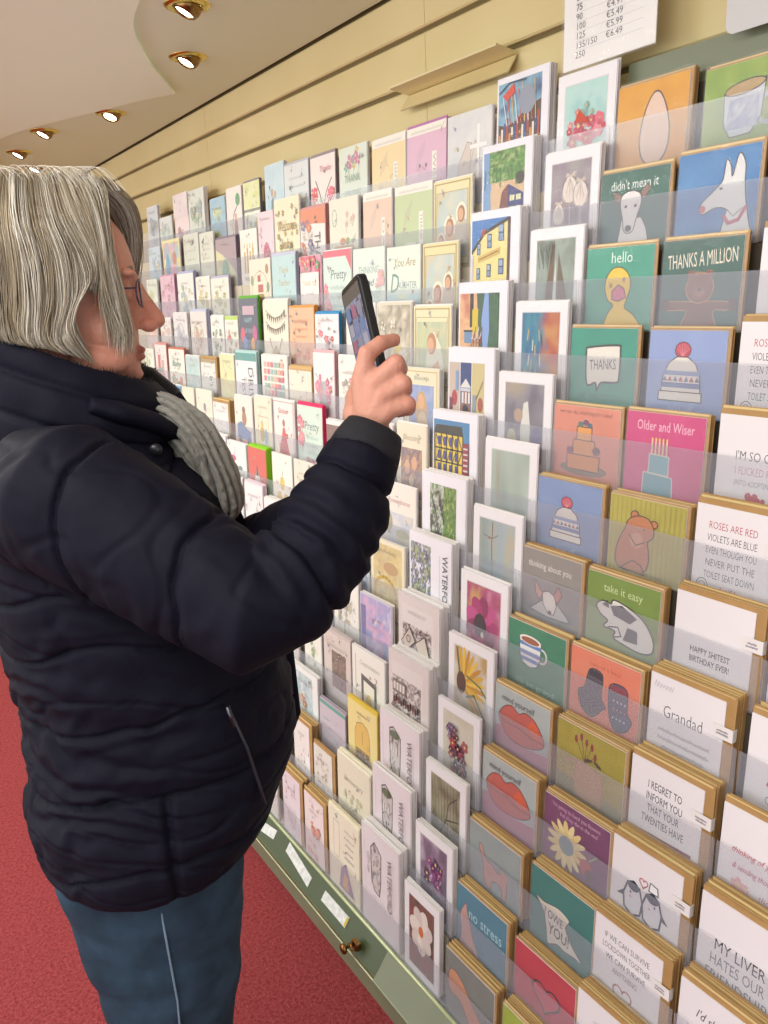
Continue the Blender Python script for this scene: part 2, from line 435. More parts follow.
FR = []; NF = [0]
def card(k, yl, yr, top, art, label, env='white', nb=4, group=None, sleeve=False, sticker=False, back='white', bt=.0014, dz=.0, tilt=0, fold=None, rgt=0.0, up=0.0, side=None, cat='greeting card', mg=(.013, .010)):
    """front card of a pocket: body, print, envelope, sleeve, sticker; and the ones stacked behind it"""
    w = (yl-yr)-.002; H = top+.0935; t = .0011
    ew = w+rgt; eh = H
    hw, hh = (w-mg[0], H-mg[1]) if env == 'kraft' else (w, H-up)
    m = M['white'] if fold is None else stock(fold)
    me = cardbox(hw, hh, t, m)
    o = bpy.data.objects.new('greeting_card', me); COL.objects.link(o)
    place(o, k, yl-.001, .0012, tilt=tilt)
    tag(o, label, cat, group)
    if art:
        sx = hw*100/art.W; sz = hh*100/art.H
        a = link('printed_front', art.mesh(), o); a.scale = (sx, 1, sz)
    em = M['kraft'] if env == 'kraft' else (stock(env) if env.startswith('#') else M['envw'])
    e = bpy.data.objects.new('envelope', cardbox(ew if env == 'kraft' else w+.001, eh, .0012, em)); COL.objects.link(e); e.parent = o; e.location = (0 if env == 'kraft' else .0006, t+.0002, 0.0)
    if sleeve:
        b = MB(); W2 = ew+.002 if env == 'kraft' else w+.002; n = 9
        vs = []
        q = random.Random(k*31+int(yl*1000))
        for i in range(n+1):
            x = -.001+W2*i/n
            vs += [(x, -.0022, -.0), (x, -.0024-q.uniform(0, .0012), H*.5), (x, -.0022-q.uniform(0, .001), H*.93), (x, -.0005+q.uniform(-.0006, .0006), H+.003+q.uniform(0, .0035))]
        fs = []
        for i in range(n):
            for j in range(3): a0 = i*4+j; fs.append((a0, a0+4, a0+5, a0+1))
        b.add(vs, fs, 0, True); b.build('cellophane_sleeve', M['cello'], o, weld=False)
    if sticker:
        b = MB(); b.box(hw-.016, ew+.0006, -.0030, -.0026, H*.58, H*.58+.021); b.box(ew+.0002, ew+.0008, -.0030, t+.006, H*.58, H*.58+.021)
        st = b.build('price_sticker', M['white'], o)
        A = Art(3.2, 2.1); A.lines(.5, 2.6, (1.1, .6), .35, '#8a8490', seed=k, w=.09)
        a = link('sticker_text', A.mesh(), st); a.location = (hw-.016, -.0029, H*.58)
    # the rest of the stack
    x = .0012+t+.0018
    q = random.Random(int(yl*777)+k*13)
    for i in range(nb):
        if x+bt > .0330: break
        jx = q.uniform(-.0012, .0012); jz = q.uniform(-.003, .004)+(.001 if env == 'kraft' else 0)
        NB.append((k, yl-.001+jx, x, cardbox(ew if env == 'kraft' else w, H, bt, (M['kraft'] if env == 'kraft' else (stock(back) if back.startswith('#') else M[back])), M['kraft_lit_edge'] if env == 'kraft' else None), jz, label, tilt*.5))
        x += bt+(.0019 if env == 'kraft' else .0011)+q.uniform(0, .0008)
    return o
def behind_pass(limit):
    """cards stacked behind: nearest ones individually, the rest as one object of stuff"""
    def key(r):
        return (Vector((rx(r[0]), r[1], rz(r[0])))-Vector((0, 0, CZ))).length
    NB.sort(key=key)
    for r in NB[:limit]:
        o = bpy.data.objects.new('greeting_card', r[3]); COL.objects.link(o); place(o, r[0], r[1], r[2], r[4], r[6])
        short = r[5]
        short = ' '.join(short.split()[:11]); g = 'cards stacked behind the '+short
        tag(o, 'card edge stacked behind the '+short, 'greeting card', g)
    if len(NB) > limit:
        b = MB(); mats = []
        for r in NB[limit:]:
            me = r[3]; Mx = Matrix.Translation((rx(r[0])+.0015+r[2], r[1], rz(r[0])-.0935+r[4])) @ Matrix.Rotation(-PI/2, 4, 'Z') @ Matrix.Rotation(-LEAN, 4, 'X')
            mi = []
            for m in me.materials:
                if m not in mats: mats.append(m)
                mi.append(mats.index(m))
            n = len(b.v); b.v += [tuple(Mx @ v.co) for v in me.vertices]
            for p in me.polygons: b.f.append(tuple(i+n for i in p.vertices)); b.m.append(mi[p.material_index]); b.smooth.append(False)
        o = b.build('stacked_cards', mats, weld=False)
        tag(o, 'white and brown card edges stacked behind the front cards of the farther pockets', 'greeting cards', kind='stuff')
# ------------------------------------------------------------------ square brown-envelope cards (two picture columns)
OUT = '#3a2a2a'
def A15(bg, seed=None, bg2=None):
    a = Art(15, 15)
    if bg2: a.wash(.02, .02, 14.98, 14.98, [bg, bg2], 4, seed or 1, 20, 20)
    else: a.rect(.02, .02, 14.98, 14.98, bg)
    return a
def whippet(a, x, y, s, col='#e6e2e0', ear='#8a6a60'):
    P = lambda l: [(x+s*p, y+s*q) for p, q in l]
    a.shape(P([(-2.6,-5),(-2,-2),(-1.7,0),(1.8,.2),(2.8,-1.5),(3.2,-3.2),(2.4,-5)]), col)
    a.shape(P([(-1.9,3.6),(-3.4,4.4),(-3.2,3.0),(-1.7,2.2)]), ear); a.shape(P([(1.3,3.6),(2.6,4.8),(3.2,4.2),(2.2,2.6)]), ear)
    a.shape(P([(-1.7,3.6),(-.2,4.1),(1.4,3.6),(1.7,2.2),(1.0,.2),(.5,-1.6),(-.4,-2.0),(-1.2,-1.5),(-1.5,.2),(-2.0,2.2)]), col)
    a.ell(x-1.0*s, y+1.9*s, .28*s, .25*s, '#40342f', 8); a.ell(x+.7*s, y+1.9*s, .28*s, .25*s, '#40342f', 8); a.ell(x-.4*s, y-1.3*s, .6*s, .5*s, '#3c3434', 10)
def bobble(a, x, y, s, body='#e9e3d8'):
    P = lambda l: [(x+s*p, y+s*q) for p, q in l]
    a.ell(x, y+4.1*s, 1.35*s, 1.25*s, '#c23a55', 14); a.ring(x, y+4.1*s, 1.35*s, 1.25*s, .14, OUT, 12)
    for i in range(6): a.line([(x, y+3.2*s), (x+1.1*s*math.cos(.3+i*.5), y+(4.1+1.0*math.sin(.3+i*.5))*s)], .1, '#e8909c')
    a.shape(P([(-3.4,-2.2),(-3.1,.3),(-2.2,2.2),(-.9,3.1),(.9,3.1),(2.3,2.1),(3.1,.3),(3.4,-2.2)]), body)
    a.rect(x-3.2*s, y-1.6*s, x+3.2*s, y-.8*s, '#6a7fae'); a.rect(x-3.05*s, y+.3*s, x+3.05*s, y+1.0*s, '#8a9cc4')
    for i in range(7): q = x+(-2.8+i*.93)*s; a.poly([(q-.42*s, y-.6*s), (q+.42*s, y-.6*s), (q, y+.2*s)], '#b85a66' if i % 2 else '#5c7394')
    a.shape(P([(-3.7,-3.6),(-3.7,-2.2),(3.7,-2.2),(3.7,-3.6)]), body)
def mug(a, x, y, s, st='#5d86c4'):
    P = lambda l: [(x+s*p, y+s*q) for p, q in l]
    a.ring(x+2.7*s, y+.1*s, 1.1*s, 1.3*s, .42*s, '#e8ece8', 14); a.ring(x+2.7*s, y+.1*s, 1.35*s, 1.55*s, .1, OUT, 14)
    a.shape(P([(-2.5,2.2),(-2.4,-.8),(-1.6,-2.4),(0,-2.9),(1.6,-2.4),(2.4,-.8),(2.5,2.2)]), '#eef0ec')
    for yy, hw in ((.9, 2.45), (-.7, 2.35), (-1.9, 1.9)): a.rect(x-hw*s, y+yy*s, x+hw*s, y+(yy+.7)*s, st)
    a.ell(x, y+2.2*s, 2.5*s, .85*s, '#f2efe6', 20); a.ell(x, y+2.1*s, 2.1*s, .6*s, '#9a5a34', 18)
def heart(a, x, y, s, col, w=0):
    pts = [(x+s*.062*16*math.sin(t)**3, y+s*.062*(13*math.cos(t)-5*math.cos(2*t)-2*math.cos(3*t)-math.cos(4*t))) for t in [2*PI*i/30 for i in range(30)]]
    if w: a.line(pts, w, col, True)
    else: a.poly(pts, col)
def lips_card(seed):
    a = A15('#a8b4b4', seed, '#b4bdb8')
    a.poly([(.1,.1),(14.9,.1),(14.9,5.2),(9,4.4),(2.4,6.6),(.1,6.0)], '#b87a92')
    a.shape([(1.2,8.2),(2.6,10.8),(4.8,11.8),(6.8,10.9),(8.6,11.8),(11.4,11.0),(13.9,7.4),(11.2,5.2),(7.0,4.4),(3.6,4.9)], '#c25646')
    a.poly([(9.0,9.2),(10.6,11.0),(12.0,10.2),(13.2,7.8),(11,7.4)], '#dd5a26'); a.line([(1.6,8.0),(5,7.6),(7,7.9),(10,7.2),(13.6,7.4)], .25, '#7c2c30')
    for i in range(9): a.ell(3.5+i*.9, 6.2+(i*37 % 5)*.6, .1, .1, '#7c2c30', 6)
    a.text('mind yourself', 6.5, 12.2, 1.4, '#3e484c', w=9, shear=.1)
    return a
def sit_bear(a, x, y, col='#c07a4a'):
    a.ell(x-.3,y+5.0,.8,.8,col,10); a.ring(x-.3,y+5.0,.8,.8,.18,OUT,10); a.ell(x+3.6,y+4.0,.7,.7,col,10); a.ring(x+3.6,y+4.0,.7,.7,.18,OUT,10); a.shape([(x-3.2,y-5.4),(x-3.8,y-3),(x-3.2,y-.2),(x-2.2,y+2),(x-1.4,y+4.0),(x+.4,y+5.0),(x+2.4,y+4.8),(x+3.5,y+3.4),(x+3.6,y+1.6),(x+2.6,y+.6),(x+2.9,y-1.4),(x+3.0,y-3.4),(x+2.2,y-5.2),(x-.4,y-5.8)], col)
    a.ell(x+.4, y+.3, 1.4, 1.5, '#d49a70', 12); a.ell(x+1.8, y+2.7, .2, .2, OUT, 6); a.shape([(x-2.6,y-5.6),(x-.2,y-3.6),(x+1.6,y-4.2),(x+2.4,y-5.9)], col)
    a.line([(x-1.2,y+1.2),(x+.3,y-.6),(x+2,y+.3)], .2, OUT)

def jA(k):
    if k == 0:
        a = A15('#d9960e', 1, '#e2a21c'); a.egg(8.4, 7.2, 3.2, 6.1, '#4a3430'); a.egg(8.4, 7.2, 2.9, 5.8, '#e4c4ae'); return a
    if k == 1:
        a = A15('#14594c', 2, '#1b6356'); a.text("didn't mean it", 7.5, 11.7, 1.8, '#e2ece6', w=10.5); whippet(a, 7.2, 6.2, 1.25); return a
    if k == 2:
        a = A15('#2f9a80', 3, '#38a488'); a.text('hello', 8, 12.2, 2.0, '#dcf2e8', w=4.8)
        a.shape([(5.0,0.1),(5.4,3),(6.6,4.6),(5.4,5.6),(4.6,7.4),(4.8,9.6),(6.2,11.2),(8.2,11.3),(9.8,10),(10.3,8),(9.6,5.6),(9.3,4.2),(11.4,2.8),(12.8,0.1)], '#eec930')
        a.shape([(6.2,7.2),(7.6,8.3),(8.9,7.6),(9.4,6.0),(7.8,5.4),(6.3,5.7)], '#d46a8a'); a.ell(5.9, 8.2, .35, .5, '#a8842a', 8); a.ell(8.8, 9.2, .35, .5, '#a8842a', 8); return a
    if k == 3:
        a = A15('#1c8f78', 4, '#249a82')
        a.shape([(4.2,4.4),(3.8,10.4),(4.6,11.4),(10.8,11.9),(11.5,11.0),(11.5,6.0),(10.8,5.0),(7.6,4.8),(6.6,3.2),(6.2,4.7)], '#ece8dc', '#3a3a3c', .4)
        a.text('THANKS', 7.7, 7.3, 2.0, '#3c3c40', w=6, rot=.06); a.text('JUST WANTED TO SAY', 7.7, 1.6, 1.0, '#17453c', w=11); return a
    if k == 4:
        a = A15('#e0907a', 5, '#d8876e'); a.text("we can do anything for cake!", 7.3, 13.4, .8, '#7c2c2c', w=12)
        a.ell(7.3, 2.6, 5.4, 1.3, '#8a6f5c', 24)
        a.shape([(3.6,2.4),(3.4,5.4),(11,5.4),(10.8,2.4)], '#d98a38'); a.shape([(4.8,5.4),(4.8,8.4),(9.8,8.4),(9.8,5.4)], '#dd9340'); a.shape([(5.6,8.4),(5.6,11),(9,11),(9,8.4)], '#e5a04c')
        a.ell(6.4,11.5,.7,.6,'#5a7a6a',8); a.ell(7.6,11.9,.7,.6,'#7a4a6a',8); a.ell(8.5,11.4,.6,.5,'#486a7a',8); a.ell(4.2,6.2,.9,.7,'#8a3a5a',8); a.ell(10.2,6.6,.9,.8,'#6a3a4a',8); return a
    if k == 5:
        a = A15('#7890bd', 6, '#8098c2'); bobble(a, 7.2, 6.6, 1.0); a.text('hats off', 7.4, .8, .9, '#c8d4ea', w=4.6); return a
    if k == 6:
        a = A15('#8a857f', 7, '#928d86'); a.text('thinking about you', 7, 11.4, 1.4, '#e2ded8', w=11)
        a.ell(7.5, 2.9, 6.3, 1.7, '#787e80', 24); a.shape([(2.2,2.4),(4.5,4.2),(6.5,5.6),(9,5.4),(12,3.2),(12.6,2.2),(7,1.8)], '#c4c4c0')
        a.shape([(5.4,6.6),(5.8,4.2),(7.2,2.6),(8.6,2.7),(9.2,4.6),(8.8,6.6),(7,7.3)], '#ece4dc'); a.shape([(5.6,6.4),(3.4,8.8),(3.6,6.2),(4.8,4.8)], '#d49a8c'); a.shape([(8.4,6.8),(9.6,8.8),(10.6,7.4),(9.4,5.2)], '#c4806c'); a.ell(7.6,3.0,.5,.4,'#3a3434',8); return a
    if k == 7:
        a = A15('#1d7a58', 8, '#26875f'); mug(a, 6.0, 9.2, 1.15); a.text("it'll be grand", 7.4, 1.6, 1.3, '#9cc8a4', w=10.5); return a
    if k in (8, 9): return lips_card(9)
    if k == 10:
        a = A15('#8d9a9a', 10, '#95a2a0')
        a.shape([(4.6,3.8),(4.2,7.4),(3.0,10.6),(4.0,10.8),(5.2,8.4),(6.8,8.2),(8.4,7.2),(10.6,7.6),(11.4,5.6),(11.2,2.2),(10.2,1.6),(9.8,4.2),(7.4,4.4),(6.6,2.0),(5.6,2.0)], '#c4948a', '#6e5654')
        a.poly([(9.8,7.4),(10.2,9.0),(10.9,7.8),(11.5,8.8),(11.6,6.6)], '#c4948a'); a.line([(5.5,6.5),(6.2,5.4)], .2, '#7e6660'); return a
    if k == 11:
        a = A15('#3e8096', 11, '#3a7a92'); a.text('no stress', 8.6, 8.8, 2.6, '#b4d4de', w=10)
        a.shape([(1.2,.2),(1.4,4),(1.0,8),(2.0,10.4),(2.8,11.6),(3.2,10),(3.8,8.4),(5.2,4.6),(7.2,.2)], '#c99a92', '#7c5a5c'); return a
    a = A15('#6e7470', 12, '#787d76')
    a.shape([(1.0,6.5),(1.2,10.2),(3.0,11.2),(5.6,10.0),(9.6,6.2),(13.6,3.6),(14.4,1.2),(13,.2),(9,.6),(5.0,5.2),(2.6,5.4)], '#c88a68', '#6a4a44'); return a
def jB(k):
    if k == 0:
        a = A15('#7ea03a', 21, '#98b04a'); a.ring(12.2,7.0,1.6,2.2,.7,'#c9cfd8',14); a.shape([(4.0,10.4),(4.2,5.6),(5.6,3.4),(9.4,3.6),(11.2,6),(11.6,11.8)], '#c9cfd8')
        a.wash(4.9,4.6,10.6,9.4,['#d6dade','#8c96c0','#d2d6dc'],4,3,12,8); a.ell(7.8,11,3.85,1.1,'#3c3a3a',24,.12); a.ell(7.8,11,3.6,.9,'#b79a6c',24,.12); a.text('you are my cup of tea', 7.5, 1.6, .9, '#dfe6c4', w=12); return a
    if k == 1:
        a = A15('#2470b0', 22, '#3a86c0')
        a.shape([(9.0,.1),(9.4,4.2),(9.6,5.6),(7.6,6.0),(5.4,5.2),(4.7,5.8),(5.0,7.0),(7.2,8.8),(8.6,10.2),(9.0,13.2),(9.9,12.2),(10.3,10.6),(11.2,13.9),(12.4,12.4),(12.6,9.8),(13.0,6.8),(13.8,3.6),(14.4,.1)], '#dfe0de', '#48404a', .2)
        a.ell(5.2,6.0,.6,.6,'#d06a70',10); a.ell(8.4,8.9,.35,.2,'#3a3434',8); a.line([(9.3,4.6),(10.2,3.4),(12,3.8),(13.1,5.6)], .6, '#c4566c'); a.line([(9.8,5.6),(11,4.4),(12.6,5.6)], .12, '#48404a'); a.text('miss your face', 5.0, .8, 1.0, '#9cc0dc', w=7); return a
    if k == 2:
        a = A15('#24594f', 23, '#2b6257'); a.text('THANKS A MILLION', 7.6, 10.7, 2.4, '#ece6d0', w=13, rot=.06)
        a.shape([(4.4,.1),(5.4,3.4),(1.8,3.6),(1.4,5.0),(5.0,5.0),(10.6,5.0),(13.4,4.8),(13.2,3.6),(10.4,3.4),(11.0,.1)], '#7c5240', '#d8a070', .12)
        a.ell(7.6,7.2,2.6,2.5,'#845844',20); a.ring(7.6,7.2,2.6,2.5,.12,'#d8a070',20); a.ell(5.9,9.4,.75,.7,'#845844',10); a.ell(9.3,9.4,.75,.7,'#845844',10); a.ell(7.6,6.5,1.1,.9,'#a27862',12); a.ell(7.6,6.9,.4,.3,'#2c2020',8)
        a.ell(1.1,4.5,.9,1.1,'#5a4038',8); a.ell(13.9,4.4,.9,1.1,'#5a4038',8); return a
    if k == 3:
        a = A15('#8aa0d2', 24, '#93a8d6'); bobble(a, 6.9, 6.9, 1.15); a.text('hats off', 7.2, .9, 1.1, '#c2cfec', w=5); return a
    if k == 4:
        a = A15('#cf3f7e', 25, '#d64886'); a.text('Older and Wiser', 7.6, 11.9, 1.8, '#f4c4d8', w=11)
        a.shape([(3.9,.1),(4.0,4.4),(9.6,4.0),(9.8,.1)], '#6aa6b4', '#eadfd0', .18); a.shape([(4.9,4.4),(5.0,7.8),(8.8,7.6),(8.8,4.2)], '#76b0bc', '#eadfd0', .18)
        for i in range(5): a.line([(5.4+i*.72,7.7),(5.4+i*.72,10.0)], .3, '#e6d8b0'); a.ell(5.4+i*.72,10.4,.18,.35,'#f0d26a',6)
        return a
    if k == 5:
        a = A15('#b0a638', 26, '#bcb14a')
        for i in range(16): a.rect(.5+i*.95, .3, .75+i*.95, 14.7, '#a89e34')
        sit_bear(a, 5.6, 6.8); a.text('you are so loved', 8, .9, .8, '#8a8030', w=7); return a
    if k == 6:
        a = A15('#6d8c24', 27, '#76952c'); a.poly([(.05,.05),(14.95,.05),(14.95,5.2),(10,5.0),(5,6.8),(.05,8.2)], '#8aa068'); a.text('take it easy', 7.6, 11.8, 1.6, '#cfe2a6', w=8)
        a.shape([(2.2,8.6),(3.6,9.8),(5.2,9.6),(6.0,10.6),(9.6,9.8),(12.4,8.2),(14.2,5.4),(14.0,3.0),(11.6,2.2),(8.4,2.6),(6.2,3.2),(6.4,4.6),(4.0,4.8),(4.8,6.2),(3.2,7.0)], '#e8e6e0', '#1c1a1c', .28)
        a.poly([(5.2,9.2),(7.6,10.0),(10.8,8.4),(9.4,7.0),(6.0,7.6)], '#3c3c3e'); a.poly([(8.2,3.4),(9.0,6.2),(11,6.0),(11.2,3.6)], '#4a4a4c'); a.poly([(3.4,9.0),(5.0,8.6),(4.6,10.2)], '#1c1a1c'); a.line([(5,5),(7,5.6),(7.8,4.0),(6.4,3.4)], .25, '#1c1a1c'); return a
    if k == 7:
        a = A15('#e0795a', 28, '#e08464'); a.text('two of a kind', 7.6, 12.4, .9, '#b4502e', w=6.5)
        a.shape([(2.6,3.6),(2.0,6.4),(3.4,7.8),(4.4,11.6),(7.2,11.4),(7.2,7.0),(8.2,5.2),(7.4,4.4),(6.4,3.0),(5.4,2.2),(4.4,2.2),(3.6,2.6)], '#4e4a58', '#2c2838'); a.poly([(4.3,10.4),(4.5,11.7),(7.2,11.5),(7.2,10.2)], '#241e2c')
        a.shape([(9.4,3.2),(8.8,6.0),(9.0,10.4),(12.4,10.6),(12.8,6.4),(13.8,5.0),(13.4,3.6),(12.6,2.4),(10.6,1.8)], '#454c68', '#2c2838'); a.rect(9.1,9.2,12.4,10.6,'#8c3448')
        for yy in (4.2,6.0,7.6): 
            for i in range(4): a.ell(9.9+i*.8,yy,.22,.22,'#c86a6a' if yy==6 else '#c8ccd4',5)
        return a
    if k == 8:
        a = A15('#9c8f1e', 29, '#a89a28'); a.poly([(.05,.05),(14.95,.05),(14.95,3.4),(.05,4.4)], '#8f8450')
        a.shape([(4.6,1.4),(4.2,5.8),(5.0,8.8),(10.0,8.2),(10.8,5.4),(10.4,1.4)], '#b98c62', '#a87c52'); a.ring(3.6,6.2,1.3,1.8,.4,'#b98c62',12)
        for x, y in ((4.4,12.6),(5.6,13.4),(6.8,12.8),(8.0,12.4),(8.8,10.8)): a.line([(6.6,8.6),(x,y)], .12, '#5c3420'); a.ell(x, y, .35, .8, '#8c2c20', 8)
        a.ell(7.4,9.6,1.0,.35,'#4a3420',8,.3); a.ell(9.4,9.6,1.0,.35,'#4a3420',8,-.4); return a
    if k == 9:
        a = A15('#6a2858', 30, '#743264'); a.text("I'm going to hand you flowers", 7.4, 13.3, .85, '#d9a6c4', w=11); a.text('but they die in the end', 8, 12.0, .85, '#d9a6c4', w=8.6)
        for i in range(15):
            t = 2*PI*i/15; a.ell(5.6+2.7*math.cos(t), 6.8+3.0*math.sin(t), 2.0, .62, '#ead79a' if i % 2 else '#e2ca84', 10, t)
        a.ell(5.6,6.8,1.75,1.9,'#6f8c92',16); a.ell(10.2,5.2,1.4,1.6,'#b0443c',12); a.ell(11.2,4.2,1.0,1.1,'#4a2038',10); a.line([(11,7),(12.6,8.6)], .3, '#8aa47c'); return a
    if k == 10:
        a = A15('#15706a', 31, '#1b7a72')
        a.shape([(1.4,9.2),(3.2,9.0),(5.0,9.4),(7.2,9.8),(9.6,9.0),(8.8,7.0),(10.4,4.6),(12.8,2.6),(11.2,2.6),(8.8,2.2),(7.0,2.4),(4.8,1.2),(4.2,3.8),(3.4,7.0)], '#ddd6c8', '#4a4640', .2)
        a.text('I OWE', 5.8, 6.5, 1.7, '#2c2a2a', w=4.6, rot=-.06, bold=.01); a.text('YOU!', 7.2, 3.5, 2.2, '#2f3e48', w=5.0, rot=-.04, bold=.015); return a
    if k == 11:
        a = A15('#b81c34', 32, '#c42640'); heart(a, 8.2, 7.2, 3.4, '#c83048'); heart(a, 8.2, 7.2, 3.4, '#2c0810', .45); heart(a, 8.2, 7.2, 3.0, '#e07080', .12); return a
    return A15('#96a81e', 33, '#a4b42c')
LJA = ['orange square card with a pale egg outline','dark teal square card reading didn\'t mean it with a dog','green square card with a yellow duck under the word hello','teal square card with THANKS in a speech bubble','salmon square card with a three-tier orange cake','blue square card with a bobble hat, lower left of the yellow bear','grey square card with a resting dog, thinking about you','green square card with a blue striped mug','grey square card with big red lips, the upper of two','grey square card with big red lips, the lower of two','grey square card with a pink stretching cat','teal blue square card reading no stress','grey square card with a pointing pink arm, at the bottom']
LJB = ['lime green square card with a big cup of tea','bright blue square card with a white long-nosed dog','dark green THANKS A MILLION card with a hugging bear','pale blue square card with a large bobble hat','magenta square card reading Older and Wiser with candles','yellow square card with a sitting brown bear','olive green take it easy card with a black and white dog','orange square card with two dark gloves','olive yellow square card with flowers in a brown jug','purple square card with a large cream daisy','dark teal square card with a scroll reading I OWE YOU','red square card with an outlined heart','plain lime green card top at the bottom edge']
J1 = [(1.046,.890,.061),(1.046,.891,.05),(1.042,.886,.056),(1.042,.883,.052),(1.045,.882,.05),(1.048,.885,.051),(1.048,.893,.053),(1.048,.892,.051),(1.046,.892,.057),(1.042,.888,.060),(1.040,.887,.054),(1.036,.884,.060),(1.03,.878,.062)]
J2 = [(.868,.722,.05),(.882,.729,.057),(.876,.722,.057),(.866,.714,.05),(.876,.716,.053),(.874,.714,.049),(.886,.726,.049),(.886,.728,.051),(.880,.722,.057),(.872,.716,.058),(.866,.712,.062),(.868,.714,.052),(.862,.710,.064)]
nbA = [4,2,1,2,3,4,5,5,6,6,7,6,7]; nbB = [4,2,2,2,3,5,5,6,7,5,8,7,8]
for k in range(13):
    yl, yr, tp = J1[k]; card(k, yl, yr, tp, jA(k), LJA[k], 'kraft', nbA[k], 'square illustrated cards in brown envelopes', sleeve=True, mg=(.006, .003))
    yl, yr, tp = J2[k]; card(k, yl, yr, tp, jB(k), LJB[k], 'kraft', nbB[k], 'square illustrated cards in brown envelopes', sleeve=True, mg=(.006, .003))

# ------------------------------------------------------------------ white text cards in brown envelopes (right columns)
def tcard(fn):
    a = Art(13.5, 13.5); a.rect(.02, .02, 13.48, 13.48, '#eeeaec'); fn(a); return a
def roses(a):
    for i, (t, w, c) in enumerate([('ROSES ARE RED', 8.2, '#b83848'), ('VIOLETS ARE BLUE', 8.4, '#4a4a52'), ('EVEN THOUGH YOU', 8.6, '#4a4a52'), ('NEVER PUT THE', 8.4, '#4a4a52'), ('TOILET SEAT DOWN', 8.6, '#4a4a52')]):
        a.text(t, 6.4, 10.3-i*1.75, 1.05, c, w=w, bold=-.01)
    a.text('I still love you', 8.2, 1.5, 1.0, '#b83848', w=6.4, shear=.2); a.ring(2.0, 2.0, 1.0, 1.1, .14, '#8a8a90', 14); a.ring(2.0, 2.0, .6, .65, .1, '#8a8a90', 12)
def glad(a):
    a.text("I'M SO GLAD", 7.4, 7.6, 1.3, '#3c3c42', w=8.6, bold=-.01); a.text('I FLICKED RIGHT', 7.4, 5.7, 1.1, '#cc8a98', w=8.4, bold=-.01); a.text('(INTO ADOPTING YOU)', 7.4, 4.2, .8, '#9a9aa2', w=8.4)
    heart(a, 6.4, 2.6, 1.1, '#c43a48'); heart(a, 7.9, 2.3, .8, '#c43a48')
def happy(a): a.text('HAPPY SHITEST', 6.6, 5.3, .9, '#3a3a40', w=7.0, bold=.012); a.text('BIRTHDAY EVER!', 6.6, 3.9, .9, '#3a3a40', w=7.0, bold=.012)
def grandad(a):
    a.text('Grandad', 6.3, 7.5, 1.9, '#4a4a50', w=7.2, bold=-.012); a.lines(1.6, 12, (5.2, 3.9, 2.6), .6, '#8a8a94', 3); a.text('I smiled the day you', 6.6, 1.4, .6, '#8a8a94', w=8); a.script(.8, 4.4, 11.6, .9, '#c4c4cc', 8)
def regret(a):
    for i, (t, w) in enumerate([('I REGRET TO', 6.4), ('INFORM YOU', 6.8), ('THAT YOUR', 6.0), ('TWENTIES HAVE', 8.0)]): a.text(t, 6.6, 9.6-i*1.85, 1.25, '#3a3a42', w=w)
    a.poly([(1.4,.6),(1.4,2.4),(12.2,2.9),(12.2,1.1)], '#8e3038'); a.text('EXPIRED', 6.8, 1.0, 1.0, '#c27a74', w=8, rot=.04)
def penguins(a):
    for x, m in ((4.6, 1), (8.4, -1)):
        a.shape([(x-1.6,3.0),(x-1.9,5.2),(x-1.2,7.2),(x,7.8),(x+1.2,7.2),(x+1.9,5.2),(x+1.6,3.0),(x,2.2)], '#e4e4e8', '#2e3a4a', .35); a.ell(x, 7.0, 1.2, .8, '#2e3a4a', 12); a.ell(x-.5*m, 5.9, .22, .22, '#2e3a4a', 6)
        a.poly([(x-1.9*m,5.6),(x-3.2*m,4.4),(x-1.7*m,4.6)], '#2e3a4a'); a.ell(x-.5, 5.2, .3, .2, '#e0a0a8', 6)
    heart(a, 6.5, 8.6, .8, '#c87a84', .18); a.shape([(7.6,8.0),(7.8,9.4),(9.2,9.2),(9.4,8.0)], '#f0f0f0', '#2e3a4a', .15)
def survive(a):
    for i, (t, w) in enumerate([('IF WE CAN SURVIVE', 9), ('LOCKDOWN TOGETHER', 9.6), ('WE CAN SURVIVE', 8), ('ANYTHING', 5)]): a.text(t, 6.6, 10.6-i*1.7, 1.0, '#4a4a52', w=w, bold=-.008)
    heart(a, 6.4, 2.6, 1.9, '#c4888a', .28)
def blank(a): a.ring(5.2, 6.6, 1.4, 1.7, .12, '#b4b4bc'); a.ring(5.0, 4.0, 1.8, 1.4, .12, '#b4b4bc'); a.lines(2, 10, (9.6,), .7, '#c4c4cc', 2)
def sick(a): a.text("I'M MAD", 8.0, 8.6, 1.9, '#4a4a50', w=9, bold=-.012); a.text('sick', 7.8, 4.6, 3.2, '#b43c58', w=9.4, shear=.25, bold=.01); a.text('OF YOU YET?', 7.8, 2.2, 1.2, '#6a6a72', w=9, bold=-.01)
def thinking(a):
    a.floral(9.5, 7, 12.8, 11.5, ['#e08a90', '#d86a78', '#ecacb0'], 9, 1.0, 4, None); a.text('thinking of you', 5.4, 7.4, .9, '#c46a78', w=7, shear=.3); a.text('& sending thoughts', 6.0, 5.2, .9, '#c46a78', w=7.5, shear=.3); a.floral(1, 1, 5, 3.6, ['#ecb8ba', '#e8a4a8'], 6, .9, 5, None); a.text('thoughts', 9, 2.6, .9, '#d88a90', w=4.5, shear=.3)
def liver(a):
    a.text('MY LIVER', 6.8, 6.2, 1.7, '#3c3c42', w=8.2); a.text('HATES OUR', 6.6, 3.9, 1.7, '#7a7a84', w=8.8); a.text('FRIENDSHIP', 6.6, 1.5, 1.7, '#7a7a84', w=10)
def shave(a):
    for i, (t, w) in enumerate([("I'd shave", 5.4), ('my legs', 4.6), ('for you', 4.6)]): a.text(t, 5.6, 9.2-i*2.3, 1.4, '#3a3a40', w=w, shear=.3)
def blankdot(a): a.text('HI', 7.5, 6.0, 1.5, '#5a5a62', w=2.4)
